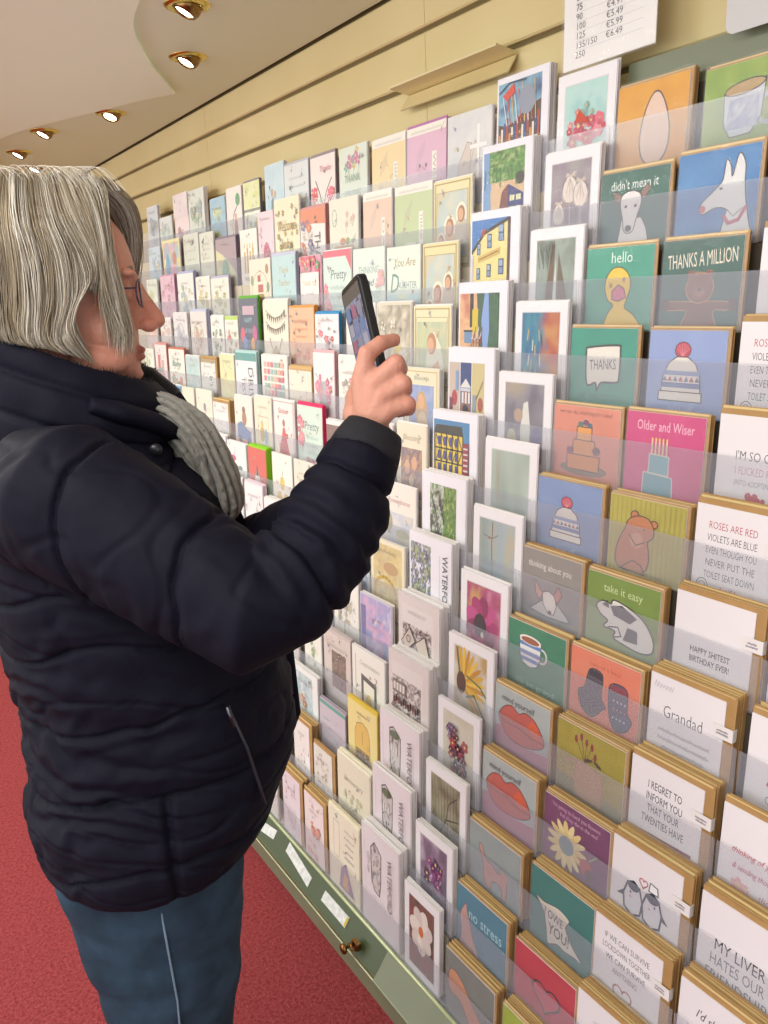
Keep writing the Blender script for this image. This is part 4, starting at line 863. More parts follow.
T[1] = [
 ('gold-framed holy family card', ['#e9dfa8',('wash',(1.4,2.3,12.6,16.3),['#d8d4b8','#b8ccc8','#d8c8a0'])]+FAM((6.2,8.8,1.1,'#a86a34','#d8b080'),(10.4,11.4,1,'#9a6438','#c8b8a0'),(3,6,.8,'#a06434','#c8743c'))+GOLDF, 2, None),
 ('sage green panel card with TT letters', PAN('#bfd09a','T','THANK YOU'), 3, None),
 ('peach panel card with a letter D', PAN('#e4c4ac','D','DAD'), 3, None),
 ('grey-cream card with a bird and garden bench', ['#e4e4d0',('ring',(2.6,14.5,1.2,2),'#7ca07c'),('rect',(2.5,6.6,11.8,7.6),'#c89a58'),('line',[(3.4,6.6),(3,2)],.5,'#b88a50'),('line',[(10.6,6.6),(11,2)],.5,'#b88a50'),('ell',(6.6,8.6,1.4,.9),'#c87c54'),('ell',(9,8.6,1,.9),'#8ca05c'),('fl',(8,12,12.5,15.5),['#e0b8b0'],4,.8)], 3, None),
 ('white THANK YOU card with an orange floral edge', ['#f2e8e2',('poly',[(0,15.5),(0,19),(14,19),(14,14.6)],'#e0784c'),('fl',(1,3,7,16),['#d8503c','#e08060','#7a6c9c','#c8444c'],15,1.0),('vt','THANK',(8.4,12.6),3.2,'#3c3c3c',12)], 4, '#d89890'),
 ('tall cream card crowded with gold welcome lettering', ['#f0e8c4']+[('fl',(1,1,13,18),['#a88c3c','#8c7830','#c8ac60'],26,.55,None),('tx','Welcome',(7,11.6),2.6,'#a88838',10,.2),('tx','baby',(7,7.6),2.4,'#a88838',6,.2)], 2, None),
 ('pink card with a raspberry oval wreath', ['#edd4dc',('ell',(7.4,7,3.2,4),'#cc6a8c'),('fl',(5,4,9.8,10),['#b84470','#d87c9c'],9,.9,None)], 2, None),
 ('white card with gold numeral candles', ['#f4f0e4']+[('rect',(3+i*2.3,4,4.2+i*2.3,11.5+(i % 2)*1.2),'#c8a038') for i in range(4)]+[('ell',(3.6+i*2.3,13.4,.4,.9),'#d8b85c') for i in range(4)]+[('tx','Well done',(7,1.4),1.4,'#8c8070',8)], 2, None),
 ('dusty mauve card with a pale green bird shape', ['#a89098',('poly',[(0,0),(0,15),(5,12.5),(10,9),(14,4),(14,0)],'#dcd8a8'),('ell',(6.5,6,2.6,5),'#7cac94')], 5, '#8c7c8c'),
 ('square sage card with tiny script and dark corner', ['#dfe3d2',('ln',(3,11),(13,10,7,4),.8,'#a8b098'),('poly',[(2,16),(5,17.5),(4,15)],'#4c5c5c')], 2, None),
 ('square sage card with tiny script, left of its twin', ['#d7ddcc',('ln',(3,11),(13,10,7,4),.8,'#a0a890'),('ell',(9,16,.8,.8),'#5c6c64')], 2, None),
 ('bright square card with yellow, blue and pink figures', ['#f0e8a0',('wash',(.6,.6,13.4,18),['#e8e060','#8cc8d8','#e89cb4','#f0e8b0'],5),('ell',(9.6,12,1.7,2.4),'#c87868'),('ell',(8.8,6,1.9,4),'#e4a4bc'),('ell',(4,9,1.6,5),'#5ca8cc')], 2, None),
 ('pale blue card beside the forehead', ['#c8dce8',('fl',(2,3,12,14),['#b0c4d8','#e8e8d0'],10,1.2)], 2, None)]
T[2] = [
 ('gold-framed holy family card', ['#e6dc9c',('wash',(1.4,2.3,12.6,16.3),['#d8d4b8','#b8ccc8','#d8c8a0'])]+FAM((6.2,7.8,1.15,'#a8642c','#d8a880'),(10.4,10.2,1,'#8a5a38','#c8b8a0'),(3,4.8,.8,'#a86c3c','#c88450'))+GOLDF, 2, None),
 ('mint DAUGHTER card with large script initial', ['#dfeede',('wash',(0,0,14,8),['#d8ecd8','#b8dce4','#e4ecc0']),('tx','You Are',(7.4,14.4),2.0,'#b0904c',9,.25),('tx','AUGHTER',(8.6,9.3),1.6,'#8c9c94',8),('tx','D',(3,8.4),4.6,'#5c8c84',3.6,.2)], 3, None),
 ('pale mint THINKING and PRAYING card', ['#dcebe0',('tx','THINKING',(7,13),1.7,'#8ca89c',9),('tx','and',(7,10),1.7,'#5c6c6c',4,.3),('tx','PRAYING',(7,7),1.7,'#9cb4a8',9),('fl',(1,2,13,5),['#e0a0b0','#c8d8b8'],8,.9),('fl',(10.5,9,13,15),['#eeb4bc'],4,.9)], 2, None),
 ('mint card with Pretty lettering and red top edge', ['#d4e8de',('poly',[(0,17.4),(0,19),(14,19),(14,14),(11.4,17.4)],'#e0506c'),('tx','Pretty',(7.6,12),2.4,'#4c6c6c',8,.2),('ln',(3,11),(9.4,7,4.8),1.1,'#7c9c94'),('fl',(.8,3,3.2,11),['#e87c98','#f0a4b4'],7,1.1)], 2, None),
 ('pink floral card with a white THANK YOU label', ['#dc8fa8',('fl',(.5,.8,13.5,4.6),['#cc3c84','#e878a8','#7c4ca8','#e8a040'],18,1.1,None),('fl',(.5,15,13.5,18.4),['#e05c50','#5ca878','#e88ca0','#d84868'],14,1.2,None),('rect',(.6,5.4,13.2,14.6),'#f8f2ea'),('tx','THANK YOU',(7,11),1.4,'#b8a878',9),('tx','so much',(7,8.6),.9,'#8c8478',5)], 2, None),
 ('turquoise card with gold outline and small gold book', ['#b8dcdc',('tx','Thank',(7,14.4),1.7,'#c0a45c',6,.2),('tx','Teacher',(7,11),1.7,'#c0a45c',7,.2),('frame',(5,4,11,6.8),'#b89440',.4),('rect',(5.6,4.5,10.4,6.3),'#d8c88c')], 4, '#c8cce0'),
 ('cream card with red parcels on a gold toy robot', ['#f0e6d0',('rect',(5.4,12.6,7.4,14.4),'#b8443c'),('rect',(5.6,9.6,9,11.8),'#c04c40'),('shape',[(3.6,1),(3.8,7),(6,9),(9,9),(10.8,6.6),(11,1)],'#c8a43c'),('ell',(7.2,5.4,2.2,1.4),'#e8dcac'),('ring',(7,9,5.6,6.5),'#cc9c78'),('ell',(11.8,16,1,1.4),'#a87c54'),('ell',(12.2,11,.9,1.4),'#7c9474'),('ell',(1.8,13,1,1.5),'#8ca47c')], 3, None),
 ('white twin card with pale leafy drawing', ['#eeeedd',('fl',(3,3,11,14),['#c8d4a0','#e0d8a8','#b8c8a0'],8,1.4)], 3, '#c0b8d4'),
 ('white twin card with golden leafy drawing', ['#efeede',('fl',(3,3,11,14),['#d8c478','#e0d0a0','#c8c89c'],8,1.4)], 2, None),
 ('tall white card with a blue bottle and leaves', ['#eff0e8',('fl',(3,2,11,15),['#a8c0cc','#9cb8a0','#c8d0b4'],12,1.1),('rect',(6,3,8,8),'#a8c8d8')], 4, '#b8b8d8'),
 ('rose pink card with a soft heart pattern', ['#e6bfd0',('fl',(2,2,12,15),['#d898b8','#eccfdc'],12,1.3,None)], 3, '#d0a0b8'),
 ('narrow pale green card beside the glasses', ['#dfe8d8',('line',[(7,3),(7,12)],.5,'#7c8c74'),('fl',(4,9,10,14),['#c8d4b0'],4,1.2)], 2, None)]
T[3] = [
 ('gold card with a veiled lady in profile', ['#e9e2b4',('wash',(1.6,1.4,12.4,15.4),['#c8cc94','#b4c4a4','#d8d0a0']),('shape',[(4,1.5),(5,8),(6,12),(8,13.4),(10.4,10),(12,4),(12,1.5)],'#e4e4cc','#c8b88c'),('ell',(7,10.4,1.7,2.5),'#b8783c'),('ell',(6.6,10,1.2,1.8),'#dca478'),('shape',[(7,1.5),(7.4,5),(9.4,6.6),(10.6,3),(10.4,1.5)],'#e0ac80','#c89870')]+GOLDF, 4, None),
 ('grey-gold floral sympathy card with yellow blooms', ['#dcd4bc',('wash',(.4,.4,13.6,18.4),['#e4dcc4','#b8ae98','#8c886c','#d8d0b8'],6),('fl',(6,5,12.4,8.5),['#e8d428','#d8c838'],7,1.1),('fl',(2,2,12,16),['#e8e4d8','#d0c8b4'],12,1.0,None)], 3, None),
 ('white card half hidden behind the phone', ['#f0ece4',('ln',(3,11),(12,9),.8,'#a8a8a0')], 2, None),
 ('white square card of red and black sprigs', ['#f2ecec',('fl',(1.4,2.2,12.6,14),['#d8405c','#c83048','#e87c90'],16,.8,'#3c3c44'),('fl',(1.4,2,12.6,15),['#3c4048','#6c7c84'],10,.4,None)], 3, '#3a94c8'),
 ('peach orange card with soft flower sprays', ['#efb88c',('fl',(1.5,2,12.5,8),['#e88c7c','#f0c8a0','#d87864'],12,.9),('ln',(3,11),(15,12.6,10.4),.9,'#d8946c')], 5, '#e0a050'),
 ('cream card with dark bunting and a deer face', ['#f0e9d4']+BUN(14.5,'#5c5c4c')+BUN(11.4,'#6c644c')+[('shape',[(4,1),(5,5),(7,7),(9,5),(10,1)],'#cdb88c'),('line',[(5,6),(3.6,9)],.3,'#8c7448'),('line',[(9,6),(10.6,9)],.3,'#8c7448'),('fl',(2.5,2,11.5,4),['#8c9c6c','#b89850'],8,.7)], 4, '#e8e4dc'),
 ('dark blue balloon card with coloured lettering', ['#3f4c68',('fl',(.6,1,13.4,5),['#d89858','#c85c4c','#e0b070'],8,1.1,None),('ell',(2.6,9,1.7,2.2),'#d84c6c'),('ell',(11.6,9.6,1.7,2.2),'#c04c88'),('ell',(4.4,6.8,1.5,1.9),'#4c84c8'),('ell',(10,6.6,1.4,1.8),'#e8a43c'),('rect',(3,14.6,11.6,17),'#c8a8b8'),('tx','HAPPY',(7.2,12.4),1.5,'#a8d0d8',6),('tx','BIRTHDAY',(7.2,9.6),1.3,'#b8c8e0',6)], 3, '#6cb83c'),
 ('narrow white card with green top and red flowers', ['#eff0e0',('rect',(0,17.6,14,19),'#b4dc48'),('fl',(2.4,3,11.6,14),['#e0788c','#d8a098','#9cc09c'],12,1.1)], 2, None),
 ('white card with grey-green pram pattern', ['#eef0e8',('fl',(2,3,12,15),['#8c9c84','#5c6c5c','#b8c4ac'],14,1.0)], 2, None),
 ('oval-framed floral keepsake card, right of its pair', ['#e6e0d8',('ring',(7,8.4,4.2,6.4),'#b8a890',.4),('fl',(4.4,4,9.6,13),['#d0a898','#b8b88c','#d8c0b0'],9,1.2)], 5, '#c4c8e0'),
 ('oval-framed blue keepsake card, left of its pair', ['#e2e0e0',('ring',(7,8.4,4.2,6.4),'#b4b4b8',.4),('fl',(4.4,4,9.6,13),['#a8b4d0','#b8c0c8','#c8c8d8'],9,1.2)], 3, None),
 ('short white card with pink bow near the nose', ['#f0e8e4',('fl',(2,6,12,15),['#e4b0b0','#d8c0c0'],7,1.3)], 2, None),
 ('short blush card just beyond the nose', ['#f0dcd8',('fl',(2,6,12,15),['#e0a4a4','#e8c0b8'],7,1.3)], 2, None)]
T[4] = [
 ('gold-trimmed card with a lady on blue', ['#e6dfbc',('wash',(1.8,1.5,12,15),['#8ca0d0','#7c94c8','#a8b4d4']),('ell',(7,9,2.3,4.6),'#c89a4c'),('ell',(6.8,11,1.3,1.9),'#d8a478'),('ell',(7.4,5,2.2,3.8),'#e0c088'),('frame',(.8,.8,13.2,18.2),'#c8b068',.25),('tx','Blessings',(7,16.2),1.0,'#8c9c8c',6,.2)], 4, None),
 ('white card behind the knuckles of the hand', ['#efe8e4',('fl',(2,3,12,15),['#e0b0b8','#b0c0a8'],10,1.0)], 3, None),
 ('white square card of trailing pink sprigs', ['#f0eae2',('fl',(1.5,3,12.5,15),['#d8788c','#c0a0a8','#8c9c88'],20,.75,'#8c9c84')], 3, None),
 ('white card with a grey elephant in pink flowers', ['#f2ebe8',('ell',(7,5,3,4),'#a8a8ac'),('ell',(7,9.5,2.2,2.4),'#b0b0b4'),('ell',(4.8,10,1.4,1.8),'#9c9ca0'),('fl',(2.4,5,4.6,13),['#dc6c98','#e890b0'],5,1.1),('fl',(9,4,11.8,12),['#dc6c98','#c85c84','#e8a0b8'],7,1.1)], 3, '#e0b4b8'),
 ('plain cream square card with gold foil edge', ['#ece4d0',('rect',(0,18.2,14,19),'#c89850'),('ln',(2.5,11),(5,3),1.1,'#b8a888'),('tx','thank you',(7.6,7),1.4,'#b8a890',6,.2)], 4, '#d8b474'),
 ('white card printed with a pink and teal check', ['#f2ebe2']+[('rect',(1.4+i*1.9,2+j*2.2,2.8+i*1.9,3.6+j*2.2),['#e88c84','#8cc0c0','#e8b4a4','#d86c7c','#a8c0a0'][(i*3+j*2) % 5]) for i in range(6) for j in range(7)], 4, None),
 ('white DRIVE card with a teal top', ['#eceaec',('rect',(0,16.4,14,19),'#3f9c98'),('vt','DRIVE',(8.6,14.6),3.2,'#4a4448',13.5),('vt','TEST',(4.0,11),2.4,'#5c5458',7)], 4, '#b8d8d4'),
 ('plain pale yellow card left of the DRIVE card', ['#e9e6ae',('wash',(0,0,14,19),['#ece8b4','#e2e0a4'])], 3, None),
 ('white card with bold black script in a tan envelope', ['#e6e8e0',('rect',(0,17.6,14,19),'#a8956a'),('vt','It\'s a',(8,12),3.4,'#3c4444',8)], 4, '#b09a68'),
 ('pale blue-green card with soft stripes', ['#c9dcd8',('wash',(1,1,13,18),['#c4dcd8','#b0d0d0','#dce4dc'])], 2, None),
 ('white card with coral and green lettering, coral side', ['#eef0e4',('fl',(2,2,12,8),['#e07c64','#8cb49c','#d8a498'],9,1.2),('tx','Baby',(7,12),2.6,'#7ca89c',8,.2)], 3, '#cc7c64'),
 ('white card with red and rose blocks near the chin', ['#efe4e0',('rect',(3,2,6,15),'#c86468'),('rect',(7,3,10.5,13),'#d8a8a4'),('rect',(4,8,9,10),'#8ca8a0')], 4, '#d89c94'),
 ('narrow white card with green sprig by the chin', ['#eaf0e0',('fl',(3,4,11,14),['#8cb084','#b8c8a0'],6,1.2)], 2, None)]
T[5] = [
 ('gold-trimmed card with a red mosaic family', ['#e8e0c4',('wash',(2,2,12,13.4),['#8c4c44','#c8946c','#4c5c7c','#a8684c'],8),('ell',(5,9,1.3,1.7),'#d8a880'),('ell',(8.4,10,1.3,1.7),'#d8a47c'),('ell',(7,6,1.1,1.4),'#dcb088'),('tx','Blessing',(7,15.2),1.4,'#a89470',8,.2)], 3, None),
 ('white card behind the dark cuff', ['#ece4e0',('fl',(2,3,12,15),['#d8a0a0','#c8c0a8'],10,1.0)], 3, None),
 ('brown chocolate card with a red strawberry stripe', ['#7c5450',('poly',[(4,14),(6,15),(11,5),(9,4)],'#e8c4bc'),('poly',[(6,9),(8,10),(10,5),(8.4,4)],'#c83c44'),('rect',(0,17.4,14,19),'#f0e8e4')], 3, None),
 ('mint card with So Pretty lettering and pink flowers', ['#d2e6d8',('tx','Pretty',(8,12.4),2.4,'#3c5c5c',8,.1),('ln',(4.6,12),(9.8,7.6,5.6),1.0,'#6c9c90'),('fl',(.8,7,3.2,15),['#e0607c','#f08ca0'],8,1.1),('fl',(5,1.2,11.6,4.8),['#e88ca8','#d8688c'],8,1.2)], 4, '#e8386c'),
 ('white card with a red ruffled dress', ['#f2e9e2',('shape',[(3.6,3.4),(5.4,8),(6.4,11),(7.6,11),(8.6,8),(10.4,3.4)],'#d8484c','#b83c44'),('ell',(7,12.4,.9,1.1),'#a8645c'),('fl',(4,3.4,10,9),['#c83848','#e86c70'],10,.8,None),('tx','Sister',(7,15.2),1.6,'#e08c94',7,.2),('frame',(.5,.5,13.5,18.5),'#b88c84',.2)], 3, None),
 ('cream card with a boxed bear and pale ribbon', ['#ece4cc',('frame',(3,4,11,13),'#c8b484',.3),('ell',(6,7.6,1.8,2.4),'#c8a850'),('ell',(9,7,1.4,2.4),'#8cb0cc'),('ell',(6,10.6,1.1,1.2),'#d8bc70'),('ln',(3,11),(15.4,),1,'#c8bca0')], 3, None),
 ('white card with a bear driving a blue car', ['#f0e6da',('wash',(.8,.8,13.2,5),['#e0a898','#e8b8a4']),('shape',[(1.6,5),(2,9.4),(5,10.4),(9,8.4),(12,7.4),(12.6,4.4)],'#5c84bc'),('ell',(7.6,11.6,1.8,2.4),'#a87858'),('ell',(7.4,14.4,1.3,1.2),'#8c6048'),('ell',(4,4.6,1.3,1.3),'#3c4c74'),('ell',(10.6,4.2,1.2,1.2),'#3c4c74')], 3, None),
 ('blank white square card in a tan envelope', ['#efece8',('frame',(1.5,3,12.5,16),'#e0dcd8',.15)], 6, '#b09660'),
 ('cream card with a small hot-air balloon', ['#ebe6d2',('ell',(7.4,12.6,1.1,1.6),'#7c7c84'),('rect',(7,9.8,7.8,10.4),'#6c6c70'),('tx','Thinking',(7,6.6),1.2,'#9c9c94',7,.2),('ln',(4,10),(4.4,2.8),.6,'#b4b4a8')], 3, None),
 ('plain cream card left of the balloon card', ['#ece6cc'], 3, None),
 ('blue-edged card peeping over the grey scarf', ['#4c9cd0',('rect',(2,0,10,15),'#e4ecf0')], 3, None)]
T[6] = [
 ('cream With Sympathy card with a cup in blue wash', ['#efe9dc',('wash',(1,1,13,12),['#e4e0d8','#c0c8dc','#dcd4c8']),('ell',(9,6.6,3,1.8),'#c8c0a8'),('ell',(9,7.2,2.6,1.1),'#a8a878'),('ell',(3.6,9.4,1.5,2.4),'#a89c74'),('tx','Remembrance',(7.6,14.4),1.2,'#c8847c',8.4,.2)], 2, None),
 ('white card hidden behind the sleeve', ['#ece6e0'], 3, None),
 ('white card just left of the raised forearm', ['#ece6e0'], 3, None),
 ('cream card with a large brown heart', ['#ece2d0',('ell',(5.4,7.4,3,3),'#a8683c'),('ell',(9,7.4,3,3),'#a0623a'),('poly',[(2.7,6.4),(11.7,6.4),(7.2,1.6)],'#a4663a'),('ln',(3,11),(14.6,12.6),.8,'#a89c84')], 3, None),
 ('white card with three golden pears', ['#f2efe2',('ell',(4.8,4.6,1.9,2.3),'#e0b83c'),('ell',(9.4,4.4,1.9,2.3),'#d8ac34'),('ell',(7,9.6,1.7,2.1),'#e4c450'),('line',[(7,12),(7.6,13.4)],.25,'#6c7c3c'),('tx','hi',(3.4,9),1.6,'#6c6c64',1.6)], 3, None),
 ('red card with a white fox face, lime envelope', ['#d8483c',('shape',[(5,2.6),(4.6,8),(5.6,10),(7,13),(8.4,10),(9.4,8),(9,2.6)],'#f0e8e0','#8c2c28'),('poly',[(5.8,9.6),(7,13),(8.2,9.6)],'#6c3434'),('ell',(6.2,7,.4,.5),'#2c1c1c'),('ell',(7.8,7,.4,.5),'#2c1c1c'),('rect',(6.6,3,7.4,5.4),'#d8483c')], 7, '#9ad82c'),
 ('white card with painted lips and lashes', ['#efeeea',('ell',(4.4,13,2.2,1.1),'#c84c70'),('ell',(9.6,10,1.6,.8),'#5c7c6c'),('ln',(7,12),(7,),1,'#7c8c84'),('ell',(4.4,5,1.6,.9),'#7ca894')], 3, None),
 ('pale blue card beside the scarf fold', ['#dfe6ec',('ln',(3,11),(13,9.5,6),.9,'#a8b8c8')], 3, None)]
T[7] = [
 ('cream card with a golden bowl and bread', ['#ece2c0',('wash',(1,1,13,18),['#e8d890','#c8b070','#dcd0a8']),('ring',(6,5.6,4.6,4.4),'#d8b030',.9),('ring',(6,5.6,3,2.8),'#e8cc60',.6),('ell',(8.4,12.6,3,1.5),'#b8905c'),('ln',(3,11),(16,),.9,'#8c7c5c')], 3, None),
 ('pale blue watercolour card above the floral card', ['#d8e4ec',('wash',(1,1,13,18),['#e4e8ec','#a8c4e0','#d0dce8'])], 2, None),
 ('white card behind the elbow crease', ['#ece6e0'], 3, None),
 ('white card behind the raised elbow', ['#ece6e0'], 3, None),
 ('thick white cards stacked above the far sleeve', ['#eeeaea',('frame',(2,2,12,15),'#c8c4c8',.2),('ln',(3,11),(12,9),.8,'#b0b0b8')], 7, None),
 ('white card with a green sprig beside the scarf', ['#efecec',('line',[(4,2),(7,8),(10,14)],.3,'#5c7c54'),('fl',(3,2,9,9),['#8cac84','#a8a0b0'],6,1.0)], 5, '#e4d4dc'),
 ('pale card hidden behind the scarf end', ['#e8e8e4'], 2, None)]
T[8] = [
 ('blue and violet watercolour card with a pink rose', ['#c8c8e0',('wash',(.3,.3,13.7,18.7),['#e4d4e4','#8c94cc','#d8a8c8','#7c84b8']),('ln',(4,11),(13,11),1,'#d8708c'),('rect',(.4,2,2.6,16),'#5c5c9c'),('fl',(10.6,1.6,12.8,3.6),['#e02c5c','#d8285c'],5,1.2)], 3, None),
 ('white card with a sketched bare tree', ['#eeece2',('line',[(6,2),(6.2,8)],.4,'#5c5450'),('fl',(3,8,10,14),['#c8b8a8','#a8989c','#b8c0a8'],14,.7,'#6c645c')], 3, None),
 ('white card behind the underside of the elbow', ['#ece6e0'], 3, None)]
T[9] = [
 ('white card with a black diamond frame', ['#efeee4',('poly',[(4,3.5),(4,13),(10.6,12),(10.6,2.6)],'#26262a'),('poly',[(5,4.8),(5,11.6),(9.6,10.9),(9.6,4)],'#f0eede'),('ell',(7.2,6.6,1.3,2),'#d8c060'),('tx','Congratulations',(7.6,15.2),1.1,'#a0a088',8.6,.2),('line',[(1.6,2),(1.6,17)],.3,'#b8c494')], 3, None),
 ('beige card with a brown village photograph', ['#d4c8c0',('wash',(4.2,4.6,11.6,14.4),['#3c2c24','#6c5044','#8c7464','#4c3830'],9),('fl',(5,12,11,15),['#4c4440'],5,.6,None)], 3, '#c8bcb8'),
 ('white card with a green leaf by the elbow', ['#ecece0',('fl',(4,3,10,14),['#8cac7c','#b8c8a8'],6,1.1)], 2, None)]
T[10] = [
 ('yellow card with an arched bakery window', ['#ecd884',('shape',[(3.4,2.6),(3.4,12.4),(4.4,14.4),(7,15.2),(9.6,14.4),(10.6,12.4),(10.6,2.6)],'#e0b43c','#6c5434'),('wash',(3.8,2.8,10.2,8.6),['#5c4430','#a88048','#3c2c24','#d8c8a0'],7),('line',[(7,10),(7,13)],.2,'#8c6c34'),('ln',(4,10),(16.6,),.7,'#a88c4c')], 3, '#e0c450'),
 ('mauve card topped with teal, small wine-red bird', ['#c4b8c4',('rect',(0,17.8,14,19),'#2c9c88'),('shape',[(9,3),(10.4,4.4),(12,3.6),(11.4,2.6)],'#a84c5c'),('line',[(10.4,4.4),(9.6,7)],.25,'#8c4c5c'),('ln',(1.6,6),(13,),.7,'#7cb8a8')], 3, '#b8acb8'),
 ('white card with a pale blue bouquet wash', ['#e8ecea',('wash',(.8,.8,11.4,17.6),['#e4eaec','#8cb8c4','#c8d4d0','#b4d0d8'],5),('fl',(3,5,9,12),['#a86c5c','#c8a48c','#e8e0d8'],12,.8)], 5, None)]
T[11] = [
 ('cream anniversary card with an orange couple', ['#e6dfc6',('shape',[(5,1.6),(5.6,7),(7.6,8),(9.4,5),(10,1.6)],'#d8ccac','#a89c7c'),('ell',(9,4,1.4,1.7),'#d88c4c'),('tx','Anniversary',(7,13.6),1.3,'#8c8c74',8,.2),('fl',(3,8,11,11.5),['#c8c4a0'],8,.6)], 5, '#f2eedc'),
 ('glittery grey card in a brown envelope', ['#e2ded6',('fl',(2,2,12,16),['#d0ccc4','#e8e6e0','#c8bca8'],24,.5,None)], 2, '#b8945c'),
 ('thick brown-envelope stack beside the jacket', ['#ece6e2',('rect',(10,7,14,11),'#f4f2f2')], 9, '#b8975a')]
T[12] = [
 ('cream card with a violet and gold swirl', ['#ece4cc',('frame',(2.4,8,5,16.4),'#b8acb8',.2),('ln',(7,12),(15.6,14,12.4,10.8,9.2),.6,'#8c8c94'),('poly',[(4.6,1),(5.6,6),(8,8),(9.6,5),(11.6,1)],'#8c6c94'),('poly',[(6,1.6),(7,5.4),(8.4,5),(9,1.6)],'#d8a060')], 4, '#f0ead0'),
 ('blush card with red flowers in brown envelopes', ['#ecdcdc',('fl',(5,7,11.6,12.6),['#d86c5c','#e8948c'],9,.9),('fl',(2,1.5,8,6),['#e4b0b4'],6,.9)], 7, '#b8905a'),
 ('lilac-white card in brown envelopes', ['#e2d4dc',('fl',(4,3,10,8),['#d0c0cc'],6,.9),('rect',(11,6,14,9),'#f2eeee')], 6, '#b8905a')]
TT = {0: [(1.539, 1.386, 0.104), (1.699, 1.543, 0.112), (1.856, 1.704, 0.106), (2.022, 1.879, 0.113), (2.186, 2.043, 0.12), (2.352, 2.198, 0.123), (2.49, 2.354, 0.137), (2.658, 2.532, 0.113), (2.805, 2.676, 0.106), (2.958, 2.818, 0.09), (3.170, 3.012, 0.145), (3.336, 3.177, 0.148), (3.523, 3.372, 0.078), (3.679, 3.538, 0.136)],
1: [(1.548, 1.41, 0.1), (1.706, 1.552, 0.107), (1.852, 1.719, 0.11), (2.028, 1.876, 0.115), (2.198, 2.051, 0.111), (2.368, 2.203, 0.154), (2.488, 2.375, 0.13), (2.634, 2.5, 0.087), (2.85, 2.67, 0.079), (3.000, 2.867, 0.108), (3.170, 3.012, 0.115), (3.417, 3.217, 0.112), (3.599, 3.45, 0.095)],
2: [(1.547, 1.415, 0.098), (1.696, 1.555, 0.101), (1.855, 1.704, 0.108), (2.013, 1.864, 0.113), (2.149, 2.025, 0.107), (2.335, 2.178, 0.125), (2.501, 2.345, 0.119), (2.836, 2.675, 0.079), (2.983, 2.845, 0.082), (3.180, 3.006, 0.109), (3.381, 3.215, 0.108), (3.561, 3.425, 0.097)],
3: [(1.539, 1.397, 0.095), (1.695, 1.546, 0.105), (1.843, 1.699, 0.107), (2.012, 1.881, 0.085), (2.169, 2.017, 0.104), (2.345, 2.176, 0.125), (2.529, 2.383, 0.138), (2.653, 2.544, 0.076), (2.78, 2.662, 0.077), (2.98, 2.821, 0.1), (3.167, 3.015, 0.09), (3.324, 3.20, 0.07), (3.503, 3.371, 0.06)],
4: [(1.531, 1.397, 0.092), (1.677, 1.535, 0.092), (1.835, 1.685, 0.109), (1.971, 1.856, 0.118), (2.122, 1.984, 0.069), (2.306, 2.130, 0.095), (2.507, 2.344, 0.101), (2.641, 2.519, 0.084), (2.819, 2.669, 0.07), (2.974, 2.83, 0.068), (3.158, 2.985, 0.093), (3.320, 3.185, 0.106), (3.46, 3.342, 0.081)],
5: [(1.518, 1.4, 0.103), (1.69, 1.535, 0.092), (1.851, 1.737, 0.076), (2.017, 1.872, 0.107), (2.172, 2.035, 0.105), (2.306, 2.182, 0.104), (2.46, 2.321, 0.095), (2.645, 2.501, 0.067), (2.803, 2.652, 0.092), (2.945, 2.824, 0.09), (3.082, 2.959, 0.089)],
6: [(1.545, 1.396, 0.098), (1.706, 1.558, 0.098), (1.858, 1.736, 0.097), (1.988, 1.871, 0.087), (2.128, 2.0, 0.088), (2.299, 2.169, 0.088), (2.462, 2.315, 0.083), (2.621, 2.472, 0.093)],
7: [(1.538, 1.396, 0.101), (1.678, 1.547, 0.101), (1.824, 1.688, 0.107), (1.967, 1.837, 0.093), (2.129, 1.98, 0.088), (2.267, 2.137, 0.118), (2.434, 2.282, 0.118)],
8: [(1.54, 1.403, 0.1), (1.667, 1.547, 0.122), (1.787, 1.68, 0.102)],
9: [(1.53, 1.386, 0.11), (1.670, 1.536, 0.111), (1.776, 1.683, 0.105)],
10: [(1.502, 1.372, 0.130), (1.645, 1.515, 0.067), (1.805, 1.652, 0.109)],
11: [(1.504, 1.356, 0.128), (1.625, 1.517, 0.097), (1.734, 1.633, 0.124)],
12: [(1.499, 1.356, 0.135), (1.626, 1.511, 0.106), (1.751, 1.636, 0.107)]}
for k in range(13):
    specs = T[k]; tb = TT[k]
    for i, (desc, sp, nb, sc) in enumerate(specs):
        if i >= len(tb): break
        yl, yr, tp = tb[i]
        if sc and sc in ('#b09a68', '#b09660', '#b8945c', '#b8975a', '#b8905a'): env = 'kraft'; 
        else: env = sc if sc else 'white'
        back = sc if (sc and env != 'kraft') else 'white'
        hid = k > 8 or i < 20
        card(k, yl, yr, tp, mot(sp), '%s, %s row' % (desc, ORD[k]), env, nb, 'occasion cards of the %s row' % ORD[k], fold=sp[0] if sp[0].startswith('#') else None, back=back, up=(.006 if env not in ('white', 'kraft') else 0), tilt=0)
# a few more cards carry the rows on, hidden behind the woman from here
for k in range(6, 13):
    y = {6: 2.63, 7: 2.44, 8: 1.81, 9: 1.80, 10: 1.83, 11: 1.76, 12: 1.775}[k]
    n = 0
    while y < 2.45 and n < 3:
        wv = .135 if n % 2 else .15
        card(k, y+wv+.012, y+.012, .095, mot([['#ece6dc','#e6dcd0','#dfe6e0'][n % 3],('fl',(2,3,12,15),['#d89ca4','#a8b89c','#b8b0cc'],8,1.0)]), 'pale floral card behind the jacket of the woman, %s row' % ORD[k], 'white', 2, 'pale floral cards behind the jacket, %s row' % ORD[k])
        y += wv+.014; n += 1
behind_pass(150)

